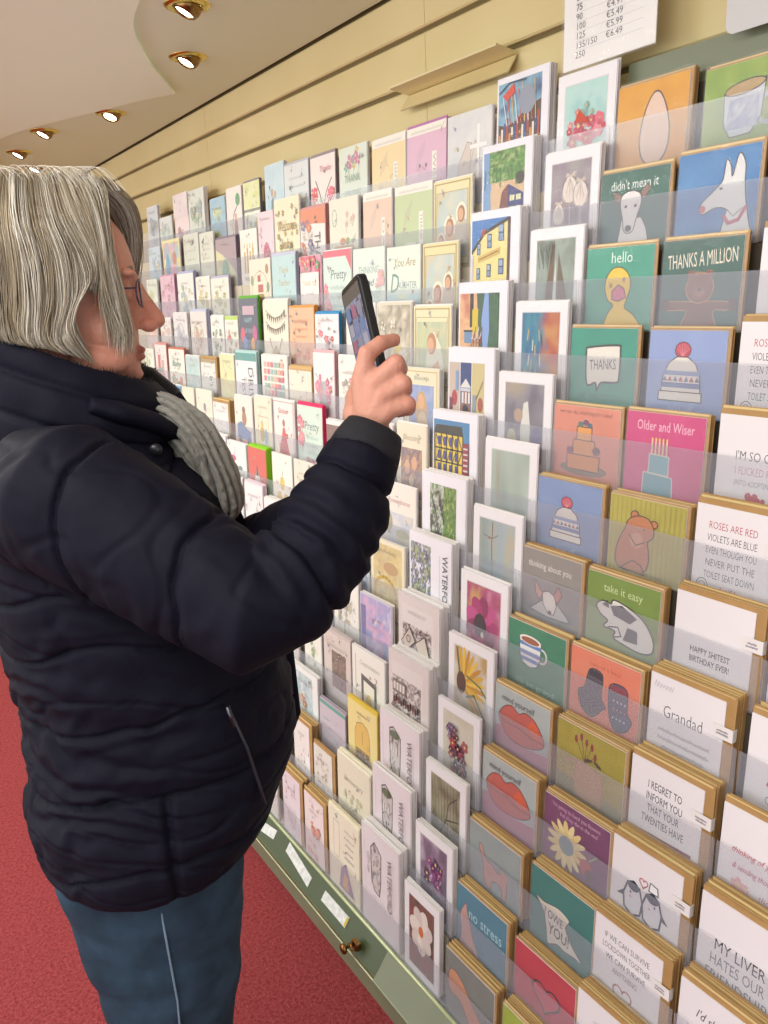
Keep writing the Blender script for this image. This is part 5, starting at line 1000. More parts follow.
# ------------------------------------------------------------------ price list in a plastic sleeve, second sheet
pl = empty('price_list_sheet', (1.262, 1.185, 1.955), label='white price list sheet with euro prices in a clear sleeve', cat='price list')
pl.rotation_euler = (math.radians(-1), 0, -PI/2)
me = cardbox(.212, .297, .0004, M['white']); q = link('paper', me.copy(), pl)
a = Art(21.2, 29.7); a.rect(.02, .02, 21.18, 29.68, '#f0eeea')
for i, (l, r) in enumerate([('250', ''), ('135/150', '€6.49'), ('125', '€5.99'), ('100', '€5.49'), ('90', '€4.99'), ('75', '€4.25'), ('60', '')]):
    y = 1.75+i*1.6; a.text(l, 3.0, y, 1.15, '#4a4a52', al='l', bold=.01 if l == '75' else 0)
    if r: a.text(r, 10.2, y+.1, 1.15, '#4a4a52', al='l')
    a.line([(3.0, y+1.25), (18.6, y+1.25)], .05, '#b8b8b8')
link('printed_text', a.mesh(), pl)
b = MB(); b.box(-.004, .216, -.0026, -.0020, -.004, .303); b.build('clear_sleeve', M['cello'], pl)
p2 = empty('price_sheet', (1.262, .84, 1.930), label='pale grey curled sheet at the top right corner', cat='sheet'); p2.rotation_euler = (0, 0, -PI/2)
b = MB(); n = 10; vs = []; fs = []
outl = [(0,.012),(.004,.004),(.012,0),(.19,0),(.21,.01),(.21,.28),(0,.28)]
b.prism(outl, 0, .0008); b.build('paper', stock('#c9c8c6'), p2)
# ------------------------------------------------------------------ the woman
OX, OY = .23, 1.06; _y = math.radians(-16)
Dv = Vector((math.cos(_y), math.sin(_y), 0)); Rv = Vector((Dv.y, -Dv.x, 0))
def L3(f, s, z): return Vector((OX, OY, 0))+Dv*f+Rv*s+Vector((0, 0, z))
def inv(p): q = Vector(p)-Vector((OX, OY, 0)); return q.dot(Dv), q.dot(Rv), p[2]
woman = empty('person', (OX, OY, 0), label='woman with grey bobbed hair in a dark puffer jacket holding up a phone', cat='person')
def wbuild(mb, name, m, parent=woman, voxel=None, smooth=2, fac=.5, post=None):
    o = mb.build(name, m, None)
    if voxel:
        md = o.modifiers.new('r', 'REMESH'); md.mode = 'VOXEL'; md.voxel_size = voxel; md.use_smooth_shade = True
        if smooth: s = o.modifiers.new('s', 'SMOOTH'); s.iterations = smooth; s.factor = fac
        dg = bpy.context.evaluated_depsgraph_get(); ev = o.evaluated_get(dg)
        me = bpy.data.meshes.new_from_object(ev); o.modifiers.clear(); old = o.data; o.data = me; bpy.data.meshes.remove(old)
        me.name = name
    if post: post(o.data)
    if parent:
        o.parent = parent; o.matrix_parent_inverse = Matrix.Translation((-parent.location.x, -parent.location.y, -parent.location.z))
    return o
def ringloft(mb, rings, n=40, p=2.3):
    """rings: (z, back, front, half width[, side offset]) in body space"""
    vs = []
    for r in rings:
        z, fb, ff, w = r[:4]; so = r[4] if len(r) > 4 else 0
        c = (fb+ff)/2; h = (ff-fb)/2
        for j in range(n):
            t = 2*PI*j/n; ct, st = math.cos(t), math.sin(t)
            vs.append(L3(c+h*math.copysign(abs(ct)**(2/p), ct), so+w*math.copysign(abs(st)**(2/p), st), z))
    fs = []
    for i in range(len(rings)-1):
        for j in range(n): fs.append((i*n+j, i*n+(j+1) % n, (i+1)*n+(j+1) % n, (i+1)*n+j))
    m = (len(rings)-1)*n
    fs.append(tuple(range(n-1, -1, -1))); fs.append(tuple(range(m, m+n)))
    mb.add(vs, fs, 0, True)
E1, F1, F2, W1 = Vector((.325,.7209,1.2477)), Vector((.3901,.7169,1.2912)), Vector((.4351,.7232,1.3439)), Vector((.4715,.729,1.3966))
SH = L3(-.005, .165, 1.355)
LSH = L3(.0, -.165, 1.35); LE = L3(.10, -.24, 1.17); LF = Vector((.4414,1.0177,1.1917)); LF2 = Vector((.462,.955,1.232)); LW = Vector((.480,.890,1.272))
IDX=[(0.4743,0.7387,1.4683),(0.4799,0.7344,1.4965),(0.4983,0.7331,1.507),(0.5179,0.7356,1.5089)]
MID=[(0.4817,0.7261,1.464),(0.5041,0.7141,1.4844),(0.5202,0.7295,1.4767),(0.5214,0.7514,1.4698)]
RNG=[(0.4853,0.7168,1.451),(0.5063,0.7054,1.4628),(0.5204,0.7216,1.4536),(0.5196,0.7426,1.4476)]
PIN=[(0.489,0.7116,1.4356),(0.509,0.7012,1.4408),(0.5206,0.7156,1.4326),(0.5178,0.7334,1.4278)]
THB=[(0.470,0.750,1.4285),(0.4867,0.7747,1.4459),(0.5039,0.7889,1.4636)]
WR=[(0.4690,0.7295,1.385),(0.4715,0.7304,1.4021),(0.4757,0.7317,1.4185)]
# body: one continuous skin surface
b = MB()
ringloft(b, [(1.464,.045,.074,.012),(1.470,.02,.091,.026),(1.480,.0,.096,.038),(1.490,-.02,.0965,.047),(1.500,-.035,.096,.053),(1.515,-.055,.098,.059),(1.535,-.07,.099,.064),(1.555,-.085,.0985,.067),(1.575,-.094,.0985,.070),(1.590,-.098,.099,.0725),(1.605,-.10,.104,.074),(1.625,-.10,.101,.0745),(1.645,-.097,.095,.072),(1.665,-.088,.082,.066),(1.682,-.068,.062,.052),(1.693,-.035,.03,.03)], 44, 2.15)
b.tube([L3(.100,0,1.594),L3(.108,0,1.572),L3(.118,0,1.552),L3(.1235,0,1.541)], [.007,.008,.0095,.0108], 12)
b.ell(L3(.1225,0,1.540), (.0115,.0125,.0105)); b.ell(L3(.112,.0125,1.5345), (.0125,.008,.009)); b.ell(L3(.112,-.0125,1.5345), (.0125,.008,.009)); b.tube([L3(.098,0,1.598),L3(.102,0,1.57),L3(.106,0,1.545)], [.008,.0105,.013], 12)
b.ell(L3(.0955,0,1.5045), (.0080,.022,.0048)); b.ell(L3(.0945,0,1.4955), (.0080,.020,.0048)); b.ell(L3(.084,0,1.474), (.0145,.018,.0115))
for s in (1,-1):
    b.ell(L3(.062,.040*s,1.530), (.034,.026,.028)); b.ell(L3(.089,.031*s,1.598), (.014,.020,.007)); b.ell(L3(.050,.050*s,1.497), (.04,.018,.02))
    b.ell(L3(-.004,.073*s,1.560), (.018,.007,.030)); b.ell(L3(.087,.031*s,1.570), (.010,.015,.005)); b.ell(L3(.0845,.031*s,1.5815), (.0128,.0145,.0120))
b.tube([L3(-.045,0,1.33),L3(-.035,0,1.42),L3(-.018,0,1.50),L3(-.01,0,1.55)], [.075,.060,.058,.055], 24)
ringloft(b, [(.86,-.085,.13,.16),(.95,-.08,.15,.15),(1.05,-.08,.13,.14),(1.2,-.09,.12,.15),(1.3,-.09,.10,.16),(1.36,-.08,.07,.14),(1.40,-.06,.04,.07)], 32)
b.tube([SH, E1+Vector((-.03,.01,-.015)), E1+Vector((.0,0,.0)), F1, F2, W1], [.05,.045,.042,.040,.034,.028], 16)
b.tube([W1, Vector(WR[0]), Vector(WR[1]), Vector(WR[2])], [(.027,.024),(.0265,.023),(.0275,.022),(.030,.020)], 16)
for q, r0, r1 in ((IDX,.0145,.0125),(MID,.0145,.0125),(RNG,.0145,.0120),(PIN,.0135,.0115)):
    b.tube([WR[2], (Vector(WR[2])+Vector(q[0]))/2, q[0]], [.017, r0+.001, r1], 12)
def finger(q, r):
    P = [Vector(x) for x in q]; pts = [P[0]]; rr = [r[0]]
    for i in range(1, len(P)):
        pts += [P[i-1].lerp(P[i], .5), P[i]]; rr += [(r[i-1]+r[i])/2*.95, r[i]]
    b.tube(pts, rr, 12)
    for p, x in zip(P, r): b.ell(p, (x*1.02, x*1.02, x*1.02), 12)
finger(IDX, [.0125,.0105,.0092,.0078]); finger(MID, [.0125,.0112,.0095,.008]); finger(RNG, [.0120,.0108,.009,.0078]); finger(PIN, [.0112,.0095,.0082,.007]); finger(THB, [.015,.0112,.009])
# other arm and relaxed hand
b.tube([LSH, LE, LF, LF2, LW], [.05,.044,.040,.034,.026], 16)
lh = LW+Vector((.008,-.025,.015))
b.tube([LW, LW.lerp(lh,.5), lh, lh+Vector((.008,-.016,.012))], [(.026,.022),(.028,.018),(.034,.016),(.034,.013)], 14)
for i in range(4):
    s = Vector((.004*(i-1.5), .010*(i-1.5), -.016*(i-1.5)*1.0)); a0 = lh+Vector((.008,-.016,.012))+s
    finger([a0, a0+Vector((.015,-.020,.018)), a0+Vector((.030,-.024,.018)), a0+Vector((.038,-.012,.010))], [.0095,.0085,.0078,.0066])
finger([lh+Vector((-.01,.0,.0)), lh+Vector((-.008,-.02,.038)), lh+Vector((.008,-.034,.052))], [.012,.010,.008])
for s in (1,-1):
    b.tube([L3(.02,.088*s,.92),L3(.035,.092*s,.74),L3(.03,.09*s,.50),L3(.02,.09*s,.30),L3(.0,.09*s,.09),L3(.01,.09*s,.05)], [.072,.066,.046,.044,.032,.034], 18)
    b.tube([L3(-.03,.09*s,.045),L3(.05,.09*s,.04),L3(.13,.092*s,.03)], [.03,.034,.026], 12)
skin = mat('skin', '#c98f76', .52, spec=.4, attr='Col', bump=(210,.5,.0016))
skin.node_tree.nodes['Principled BSDF'].inputs['Subsurface Weight'].default_value = .12
skin.node_tree.nodes['Principled BSDF'].inputs['Subsurface Radius'].default_value = (.012,.005,.003)
KN = [IDX[1],IDX[2],IDX[3],MID[0],MID[1],RNG[0],RNG[1],PIN[0],PIN[1],IDX[0]]
def skinpost(me):
    n = len(me.vertices); base = hexl('#d29a84'); lip = hexl('#a85c54'); red = hexl('#c67c68'); hand = hexl('#c08c78')
    at = me.color_attributes.new('Col', 'FLOAT_COLOR', 'POINT'); buf = np.empty((n, 4), dtype=np.float32)
    for i, v in enumerate(me.vertices):
        f, s, z = inv(v.co); t = noise.noise(v.co*28)*.5+.5
        c = mixc(base, red, t*.6)
        if z > 1.44 and f > .085 and abs(s) < .022 and 1.4895 < z < 1.510 and f < .108: c = mixc(c, lip, .6)
        if f > .104 and 1.525 < z < 1.565 and abs(s) < .03: c = mixc(c, red, .6)
        if s > .2:
            c = mixc(c, hand, .6)
            kd = min((v.co-Vector(k_p)).length for k_p in KN)
            c = mixc(c, hexl('#b8695a'), .55*max(0, 1-kd/.014))
        buf[i] = c
    at.data.foreach_set('color', buf.ravel())
wbuild(b, 'body', [skin], voxel=.0024, smooth=3, post=skinpost)
# eyes, brows
b = MB()
for s in (1,-1): b.ell(L3(.0835,.031*s,1.579), (.0115,.0115,.0115), 16)
wbuild(b, 'eyeballs', [mat('eye_white', '#d8d0c8', .2)])
b = MB()
for s in (1,-1): b.tube([L3(.100,.016*s,1.601),L3(.099,.03*s,1.605),L3(.088,.046*s,1.602)], [.0016,.0022,.001], 6)
wbuild(b, 'eyebrows', [mat('brow_hair', '#8a7a68', .8)])

# jacket ---------------------------------------------------------------
PUFF = mat('navy_puffer_nylon', '#0b0b1a', .72, spec=.16, bump=(30,.35,.004))
b = MB()
ringloft(b, [(.820,-.105,.155,.192),(.826,-.115,.176,.203),(.842,-.126,.196,.216),(.87,-.129,.214,.222),(.91,-.130,.234,.224),(.97,-.118,.254,.216),(1.04,-.114,.250,.208),(1.12,-.122,.232,.204),(1.20,-.135,.212,.202),(1.27,-.142,.195,.202),(1.33,-.138,.168,.195),(1.375,-.122,.135,.165),(1.405,-.10,.112,.125),(1.43,-.088,.10,.10)], 60, 2.25)
sleeve = [L3(-.035,.12,1.35), SH, SH.lerp(E1,.35)+Vector((0,-.0,-.005)), SH.lerp(E1,.7)+Vector((0,-.004,-.012)), E1+Vector((-.014,.0,-.006)), E1+Vector((.018,0,.006)), F1, F2, W1+Vector((-.006,0,-.008))]
srad = [.082,.088,.080,.073,.067,.064,.058,.053,.043]
b.tube(sleeve, srad, 28)
lsl = [L3(-.03,-.12,1.35), LSH, LSH.lerp(LE,.5), LE, LE.lerp(LF,.5), LF, LF2, LW]
b.tube(lsl, [.085,.088,.078,.072,.064,.058,.052,.040], 24)
arm_pts = [SH, SH.lerp(E1,.35), SH.lerp(E1,.7), E1, F1, F2, W1]; larm = [LSH, LE, LF, LF2, LW]
def seg(p, pts, rad):
    best = (9, 0); acc = 0
    for i in range(len(pts)-1):
        a, c = pts[i], pts[i+1]; d = c-a; L = d.length; t = max(0, min(1, (p-a).dot(d)/(L*L))); dd = (p-(a+d*t)).length
        if dd < best[0]: best = (dd, acc+t*L)
        acc += L
    return best
def quilt(u, period, depth, w):
    x = (u/period) % 1.0; x = min(x, 1-x)*period
    return -depth*math.exp(-(x/w)**2)+depth*.3*(1-math.exp(-(x/(period*.3))**2))
def jackpost(me):
    nv = len(me.vertices); me.update()
    nr = [v.normal.copy() for v in me.vertices]; out = []
    for i, v in enumerate(me.vertices):
        p = v.co; f, s, z = inv(p)
        d, u = seg(p, arm_pts, None); d2, u2 = seg(p, larm, None)
        ra = .078-.02*min(1, u/.55); wgt = 1 if d < ra*1.28 and (s > .19 or u > .12) else 0
        w2 = 1 if d2 < .09 and (s < -.15 and u2 > .1 or u2 > .3) else 0
        nz = noise.fractal(p*9, 1, 2, 3)
        if wgt or w2:
            uu, per = (u, .098) if wgt else (u2, .10)
            h = quilt(uu+nz*.012+.03+(z-1.25)*.35*(uu < .28), per*1.15, .0068, .0030)
            # creases gather at the inner elbow
            el = math.exp(-((uu-(.34 if wgt else .27))/.06)**2)
            h += el*.0030*math.sin(uu*210+nz*3+p.x*40)
            h += .0022*noise.noise(Vector((p.x*18, p.y*18, p.z*18)))-.0022*max(0, 1-abs(noise.noise(Vector((uu*14, p.y*8, p.z*8+p.x*6)))*12))+.0010*math.sin((uu*60+nz*7))
        else:
            slope = (f-.05)*(-.10) + (.14*max(0, s)*(z > 1.2))
            h = quilt(z+slope+nz*.018, .098, .0066, .0030)
            wr = max(0, 1-abs(z-1.0)/.25)*max(0, min(1, (.12-f)/.2))
            h += wr*.0045*math.sin(z*150+f*60+nz*9)
            h += .0040*noise.noise(Vector((f*10+3, s*10, z*30)))+.0010*noise.noise(p*50)-.0035*max(0, 1-abs(noise.noise(Vector((f*7+z*9, s*8, z*24)))*9))
            if z < .98+.1*0 and s > .08: h -= .008*math.exp(-((f-.055-.02*(z-.9))/.006)**2)      # side seam
            if z > 1.4: h *= .4
            if z < .83: h *= .3
        out.append(p+nr[i]*h)
    for v, q in zip(me.vertices, out): v.co = q
    me.update()
jk = wbuild(b, 'puffer_jacket', [PUFF], voxel=.0034, smooth=12, post=jackpost)
tag(jk, 'dark navy quilted puffer jacket')
# cuffs
b = MB(); dW = (W1-F2).normalized()
b.tube([W1-dW*.012, W1+dW*.0, W1+dW*.012, W1+dW*.020], [(.043,.040),(.041,.038),(.037,.035),(.034,.032)], 28)
rib = mat('ribbed_cuff', '#14141b', .85, bump=(120,.6,.002))
wbuild(b, 'cuff', [rib])
b = MB(); dL = (LW-LF2).normalized(); b.tube([LW-dL*.01, LW+dL*.018], [.038,.033], 24); wbuild(b, 'cuff', [rib])
# collar: standing band with a fleece lining
def collar(mb, r, n=56):
    vs = []
    for (z, fb, ff, w, tilt) in r:
        for j in range(n):
            t = 2*PI*j/n; ct, st = math.cos(t), math.sin(t)
            c = (fb+ff)/2; h = (ff-fb)/2
            ff_ = c+h*ct
            zz = z+tilt*(ff_+.08)/.22
            vs.append(L3(ff_, w*st, zz))
    fs = []; m = len(r)
    for i in range(m):
        for j in range(n): fs.append((i*n+j, i*n+(j+1) % n, ((i+1) % m)*n+(j+1) % n, ((i+1) % m)*n+j))
    mb.add(vs, fs, 0, True)
b = MB()
collar(b, [(1.40,-.10,.135,.125,-.01),(1.44,-.112,.142,.128,-.025),(1.49,-.115,.132,.118,-.055),(1.532,-.108,.118,.104,-.088),(1.541,-.098,.110,.097,-.09),(1.532,-.088,.100,.088,-.088),(1.48,-.085,.098,.088,-.05),(1.40,-.07,.09,.08,-.01)])
def colpost(me):
    me.update(); nr = [v.normal.copy() for v in me.vertices]
    for v, n_ in zip(me.vertices, nr):
        f, s, z = inv(v.co); zc = z+.088*(f+.08)/.22
        v.co += n_*(quilt(zc, .052, .006, .005)+.003*noise.noise(v.co*30))
co = wbuild(b, 'collar', [PUFF], voxel=.004, smooth=3, post=colpost)
fle = mat('black_fleece', '#0c0c10', .95, sheen=.4)
b = MB(); q = random.Random(3); nvv = []
for i in range(5200):
    t = q.uniform(0, 2*PI); v_ = q.random()**1.4
    zb_ = 1.538-.045*v_; f_ = -.0+.103*math.cos(t)*(1-.10*v_)+.004; s_2 = .093*math.sin(t)*(1-.10*v_)
    zz = zb_-.088*(f_+.08)/.22
    p = L3(f_, s_2, zz); d = Vector((q.gauss(0,1), q.gauss(0,1), q.gauss(.6,1))).normalized()*q.uniform(.004,.009)
    side = d.cross(Vector((q.random(), q.random(), q.random()))).normalized()*.0011
    n0 = len(b.v); b.v += [tuple(p-side), tuple(p+side), tuple(p+d)]; b.f.append((n0, n0+1, n0+2)); b.m.append(0); b.smooth.append(False)
collar(b, [(1.535,-.100,.112,.098,-.089),(1.50,-.092,.104,.090,-.06),(1.43,-.08,.095,.082,-.02),(1.43,-.072,.088,.075,-.02),(1.50,-.084,.096,.082,-.06),(1.535,-.094,.106,.092,-.089)])
fp = [L3(.070,-.078,1.482), L3(.105,-.066,1.462), L3(.130,-.050,1.435), L3(.140,-.035,1.405)]
b.tube(fp, [.010,.016,.018,.012], 14)
for i in range(1500):
    t = q.random()*2.999; i_ = int(t); c_ = fp[i_].lerp(fp[i_+1], t-i_); d = Vector((q.gauss(0,1), q.gauss(0,1), q.gauss(0,1))).normalized()
    p = c_+d*.014; e = (d+Vector((q.gauss(0,.5), q.gauss(0,.5), q.gauss(0,.5)))).normalized()*q.uniform(.003,.008)
    side = e.cross(Vector((q.random(), q.random(), q.random()))).normalized()*.001
    n0 = len(b.v); b.v += [tuple(p-side), tuple(p+side), tuple(p+e)]; b.f.append((n0, n0+1, n0+2)); b.m.append(0); b.smooth.append(False)
wbuild(b, 'fleece_lining', [fle])
# front placket and lapel falling from the collar, snap
b = MB(); b.tube([L3(.128,.012,1.44),L3(.150,.02,1.40),L3(.172,.02,1.34),L3(.190,.02,1.27),L3(.218,.018,1.18),L3(.246,.015,1.06),L3(.250,.012,.95),L3(.222,.012,.89)], [(.016,.006)]*8, 10)
wbuild(b, 'front_placket', [PUFF])
b = MB(); b.tube([L3(.03,.118,1.452),L3(.06,.112,1.44),L3(.10,.085,1.42),L3(.132,.055,1.395)], [(.010,.016),(.014,.024),(.014,.026),(.010,.016)], 14); wbuild(b, 'collar_flap', [PUFF], voxel=.004, smooth=3)
b = MB(); R = Matrix.Rotation(-.3, 3, 'Z') @ Matrix.Rotation(PI/2, 3, 'X'); b.lathe([(.0001,.004),(.005,.004),(.0075,.002),(.008,0)], c=L3(.098,.118,1.392), rot=R); wbuild(b, 'snap_button', [mat('dark_snap', '#3a3a40', .3, metal=.8)])
# pocket zip
b = MB(); b.tube([L3(.142,.205,1.085),L3(.160,.200,1.02),L3(.172,.194,.955),L3(.176,.192,.93)], [(.0018,.004)]*4, 8)
wbuild(b, 'pocket_zip', [mat('zip_tape', '#24242c', .5)])
b = MB(); b.tube([L3(.141,.212,1.088),L3(.146,.214,1.06)], [(.003,.0022),(.002,.0015)], 8); wbuild(b, 'zip_puller', [mat('zip_metal', '#5c5c66', .3, metal=1)])
# jeans
denim = mat('blue_denim', '#253340', .85, spec=.15, noisecol=('#33485a', 14, 5), bump=(500,.4,.001))
b = MB()
ringloft(b, [(.93,-.09,.14,.165),(.84,-.105,.15,.172),(.78,-.106,.152,.172)], 36)
for s in (1,-1):
    for_ = [(.82,-.104,.152,.090),(.75,-.095,.148,.088),(.68,-.085,.138,.083),(.60,-.072,.130,.077),(.52,-.062,.112,.069),(.44,-.055,.092,.062),(.30,-.062,.075,.060),(.12,-.06,.055,.055),(.075,-.065,.062,.058)]
    ringloft(b, [(z, fb, ff, w, .088*s) for z, fb, ff, w in for_], 28, 2.1)
def jpost(me):
    me.update(); nr = [v.normal.copy() for v in me.vertices]
    for v, n_ in zip(me.vertices, nr):
        f, s, z = inv(v.co); v.co += n_*(.0035*noise.noise(Vector((f*12, s*12, z*30)))+.003*math.sin(z*70+f*30)*max(0, 1-abs(z-.66)/.15)*(f < .0))
wbuild(b, 'jeans', [denim], voxel=.006, smooth=3, post=jpost)
b = MB(); b.tube([L3(.03,.176,.80),L3(.032,.176,.72),L3(.034,.172,.64),L3(.03,.164,.55),L3(.022,.156,.47),L3(.01,.15,.30),L3(.0,.146,.09)], [(.0016,.0022)]*7, 6)
wbuild(b, 'side_seam', [mat('denim_seam', '#6c8296', .8)])
for s in (1,-1):
    b = MB(); b.ell(L3(.04,.09*s,.045), (.135,.05,.045), 20); b.box(0,0,0,0,0,0)
    ringloft(b, [(.0,-.085,.165,.045,.09*s),(.022,-.088,.17,.048,.09*s),(.03,-.085,.165,.045,.09*s)], 28, 2.4)
    wbuild(b, 'shoe', [mat('black_shoe_leather', '#1c1a1a', .45)])
# scarf: crinkled folds bunched down the front
scm = mat('grey_crinkle_scarf', '#9c9a92', .85, spec=.15, sheen=.3, bump=(130,.8,.004))
nt = scm.node_tree; bs = nt.nodes['Principled BSDF']; tc = nt.nodes.new('ShaderNodeTexCoord'); vo = nt.nodes.new('ShaderNodeTexVoronoi'); vo.inputs['Scale'].default_value = 85
rp = nt.nodes.new('ShaderNodeValToRGB'); rp.color_ramp.elements[0].position = .06; rp.color_ramp.elements[0].color = hexl('#5c5a56'); rp.color_ramp.elements[1].position = .22; rp.color_ramp.elements[1].color = hexl('#8a8880')
nt.links.new(tc.outputs['Object'], vo.inputs['Vector']); nt.links.new(vo.outputs['Distance'], rp.inputs['Fac']); nt.links.new(rp.outputs['Color'], bs.inputs['Base Color'])
q = random.Random(11)
def crv(P, t):
    n = len(P)-1; x = t*n; i = min(int(x), n-1); t = x-i
    a0, a1, a2, a3 = P[max(i-1,0)], P[i], P[i+1], P[min(i+2, n)]
    return .5*((2*a1)+(-a0+a2)*t+(2*a0-5*a1+4*a2-a3)*t*t+(-a0+3*a1-3*a2+a3)*t**3)
def folds(mb, pts, rads, nf, seed, depth=.22, na=150, nl=90, tw=1.2):
    P = [Vector(p) for p in pts]; Rr = [Vector((r[0], r[1], 0)) for r in rads]; vs = []
    for i in range(nl+1):
        t = i/nl; c = crv(P, t); d = (crv(P, min(1, t+.01))-crv(P, max(0, t-.01))).normalized(); r = crv(Rr, t)
        side = Vector((0, 1, 0)); side = (side-d*side.dot(d)).normalized(); up_ = d.cross(side)
        for j in range(na):
            a = 2*PI*j/na; w = a*nf/2+tw*math.sin(t*4+seed)+1.3*noise.noise(Vector((math.cos(a)*1.2, math.sin(a)*1.2, t*2.6+seed)))
            k = 1-depth*(1-abs(math.sin(w)))**1.6+.05*noise.noise(Vector((math.cos(a)*5, math.sin(a)*5, t*22+seed)))+.03*noise.noise(Vector((math.cos(a)*14, math.sin(a)*14, t*50)))
            q3 = c+side*(r.y*k*math.sin(a))+up_*(r.x*k*math.cos(a)); vs.append(L3(*q3))
    fs = [(i*na+j, i*na+(j+1) % na, (i+1)*na+(j+1) % na, (i+1)*na+j) for i in range(nl) for j in range(na)]
    fs += [tuple(range(na-1, -1, -1)), tuple(range(nl*na, nl*na+na))]
    mb.add(vs, fs, 0, True)
b = MB()
folds(b, [(.070,.0,1.425),(.112,.025,1.420),(.142,.035,1.398),(.160,.038,1.362),(.173,.038,1.325),(.178,.036,1.295),(.172,.034,1.272)], [(.018,.02),(.028,.036),(.033,.046),(.034,.050),(.033,.050),(.028,.044),(.012,.02)], 15, 1.0, .34)
folds(b, [(.085,.03,1.445),(.118,.045,1.430),(.136,.055,1.405),(.150,.06,1.372),(.155,.06,1.345)], [(.014,.02),(.021,.030),(.024,.034),(.021,.030),(.010,.016)], 11, 4.0, .34)
for i in range(3):
    folds(b, [(.012+(.094+.005*i)*math.cos(t), (.082+.005*i)*math.sin(t), 1.452-.012*i-.030*math.cos(t)) for t in [-2.4+4.8*j/10 for j in range(11)]], [(.009,.009)]*11, 6, 7.0+i, .2, 40, 90)
wbuild(b, 'scarf', [scm])
# glasses
b = MB(); gm = mat('glasses_frame', '#3a2c48', .3)
for s in (1,-1):
    ring = [L3(.1065-.010*abs(math.cos(t))*(1 if math.cos(t)*s > 0 else 0)*.6, .032*s+.0235*math.cos(t), 1.574+.0165*math.sin(t)) for t in [2*PI*i/24 for i in range(25)]]
    b.tube(ring, .0011, 6); b.tube([L3(.100,.055*s,1.580),L3(.06,.073*s,1.580),L3(.0,.079*s,1.578),L3(-.02,.079*s,1.566)], .0013, 6)
b.tube([L3(.107,.009,1.578),L3(.109,0,1.581),L3(.107,-.009,1.578)], .0012, 6)
gl = wbuild(b, 'glasses', [gm])
b = MB()
for s in (1,-1):
    pts = [L3(.1065, .032*s+.0225*math.cos(t), 1.574+.0155*math.sin(t)) for t in [2*PI*i/24 for i in range(24)]]
    p2 = [p+Dv*.0012 for p in pts]; b.add(pts+p2, [tuple(range(24)), tuple(range(47, 23, -1))]+[(i, (i+1) % 24, (i+1) % 24+24, i+24) for i in range(24)])
o = b.build('lens', mat('lens_glass', '#ffffff', .02, spec=.8, alpha=.12), None); o.parent = gl

# hair -------------------------------------------------------------------
GU= [[(0.077, 0.005, 1.71), (0.087, 0.013, 1.684), (0.088, 0.055, 1.644), (0.088, 0.065, 1.61), (0.09, 0.065, 1.566), (0.091, 0.062, 1.525), (0.084, 0.064, 1.505)], [(0.06, 0.005, 1.713), (0.072, 0.047, 1.675), (0.076, 0.067, 1.635), (0.075, 0.074, 1.595), (0.079, 0.072, 1.555), (0.081, 0.068, 1.52), (0.072, 0.07, 1.495)], [(0.043, 0.005, 1.713), (0.055, 0.062, 1.668), (0.064, 0.075, 1.629), (0.065, 0.079, 1.595), (0.065, 0.079, 1.567), (0.067, 0.076, 1.533), (0.064, 0.076, 1.51)], [(0.026, 0.009, 1.712), (0.036, 0.072, 1.662), (0.05, 0.081, 1.623), (0.053, 0.084, 1.596), (0.037, 0.088, 1.571), (0.029, 0.088, 1.541), (0.046, 0.08, 1.492)], [(0.01, 0.01, 1.713), (0.015, 0.079, 1.656), (0.024, 0.089, 1.613), (0.022, 0.09, 1.569), (0.011, 0.09, 1.536), (0.012, 0.089, 1.519), (0.025, 0.086, 1.504)], [(-0.012, 0.009, 1.714), (-0.012, 0.078, 1.657), (-0.009, 0.09, 1.614), (-0.012, 0.091, 1.571), (-0.016, 0.09, 1.544), (-0.015, 0.089, 1.527), (-0.006, 0.089, 1.515)], [(-0.034, 0.005, 1.715), (-0.04, 0.073, 1.658), (-0.04, 0.086, 1.615), (-0.044, 0.086, 1.572), (-0.047, 0.085, 1.551), (-0.045, 0.084, 1.534), (-0.04, 0.085, 1.523)], [(-0.062, 0.005, 1.706), (-0.078, 0.054, 1.66), (-0.083, 0.067, 1.617), (-0.086, 0.068, 1.585), (-0.088, 0.066, 1.564), (-0.088, 0.065, 1.547), (-0.086, 0.066, 1.53)], [(-0.086, 0.005, 1.687), (-0.115, 0.013, 1.648), (-0.121, 0.02, 1.621), (-0.123, 0.025, 1.593), (-0.125, 0.018, 1.565), (-0.12, 0.029, 1.548), (-0.113, 0.039, 1.531)]]
GU[0] = [(.072,.0,1.706),(.078,.028,1.684),(.076,.050,1.650),(.074,.066,1.612),(.078,.070,1.566),(.083,.066,1.530),(.082,.062,1.512)]
GU[1] = [(.056,.003,1.712),(.064,.05,1.674),(.067,.069,1.634),(.067,.076,1.595),(.070,.074,1.558),(.074,.071,1.528),(.070,.070,1.508)]
GU[2] = [(.041,.004,1.713),(.052,.063,1.667),(.059,.077,1.628),(.060,.081,1.595),(.061,.080,1.567),(.064,.077,1.536),(.062,.076,1.515)]
GF = [list(g) for g in GU]      # far side front sweeps out past the forehead
GF[0] = [(.078,.0,1.706),(.104,.018,1.682),(.113,.040,1.652),(.112,.055,1.622),(.102,.064,1.588),(.090,.068,1.54),(.082,.068,1.51)]
GF[1] = [(.062,.004,1.713),(.090,.045,1.680),(.100,.066,1.640),(.096,.074,1.600),(.090,.074,1.555),(.084,.070,1.52),(.074,.07,1.495)]
def cr(P, t):
    n = len(P)-1; x = t*n; i = min(int(x), n-1); t = x-i
    a0, a1, a2, a3 = P[max(i-1,0)], P[i], P[i+1], P[min(i+2, n)]
    return .5*((2*a1)+(-a0+a2)*t+(2*a0-5*a1+4*a2-a3)*t*t+(-a0+3*a1-3*a2+a3)*t**3)
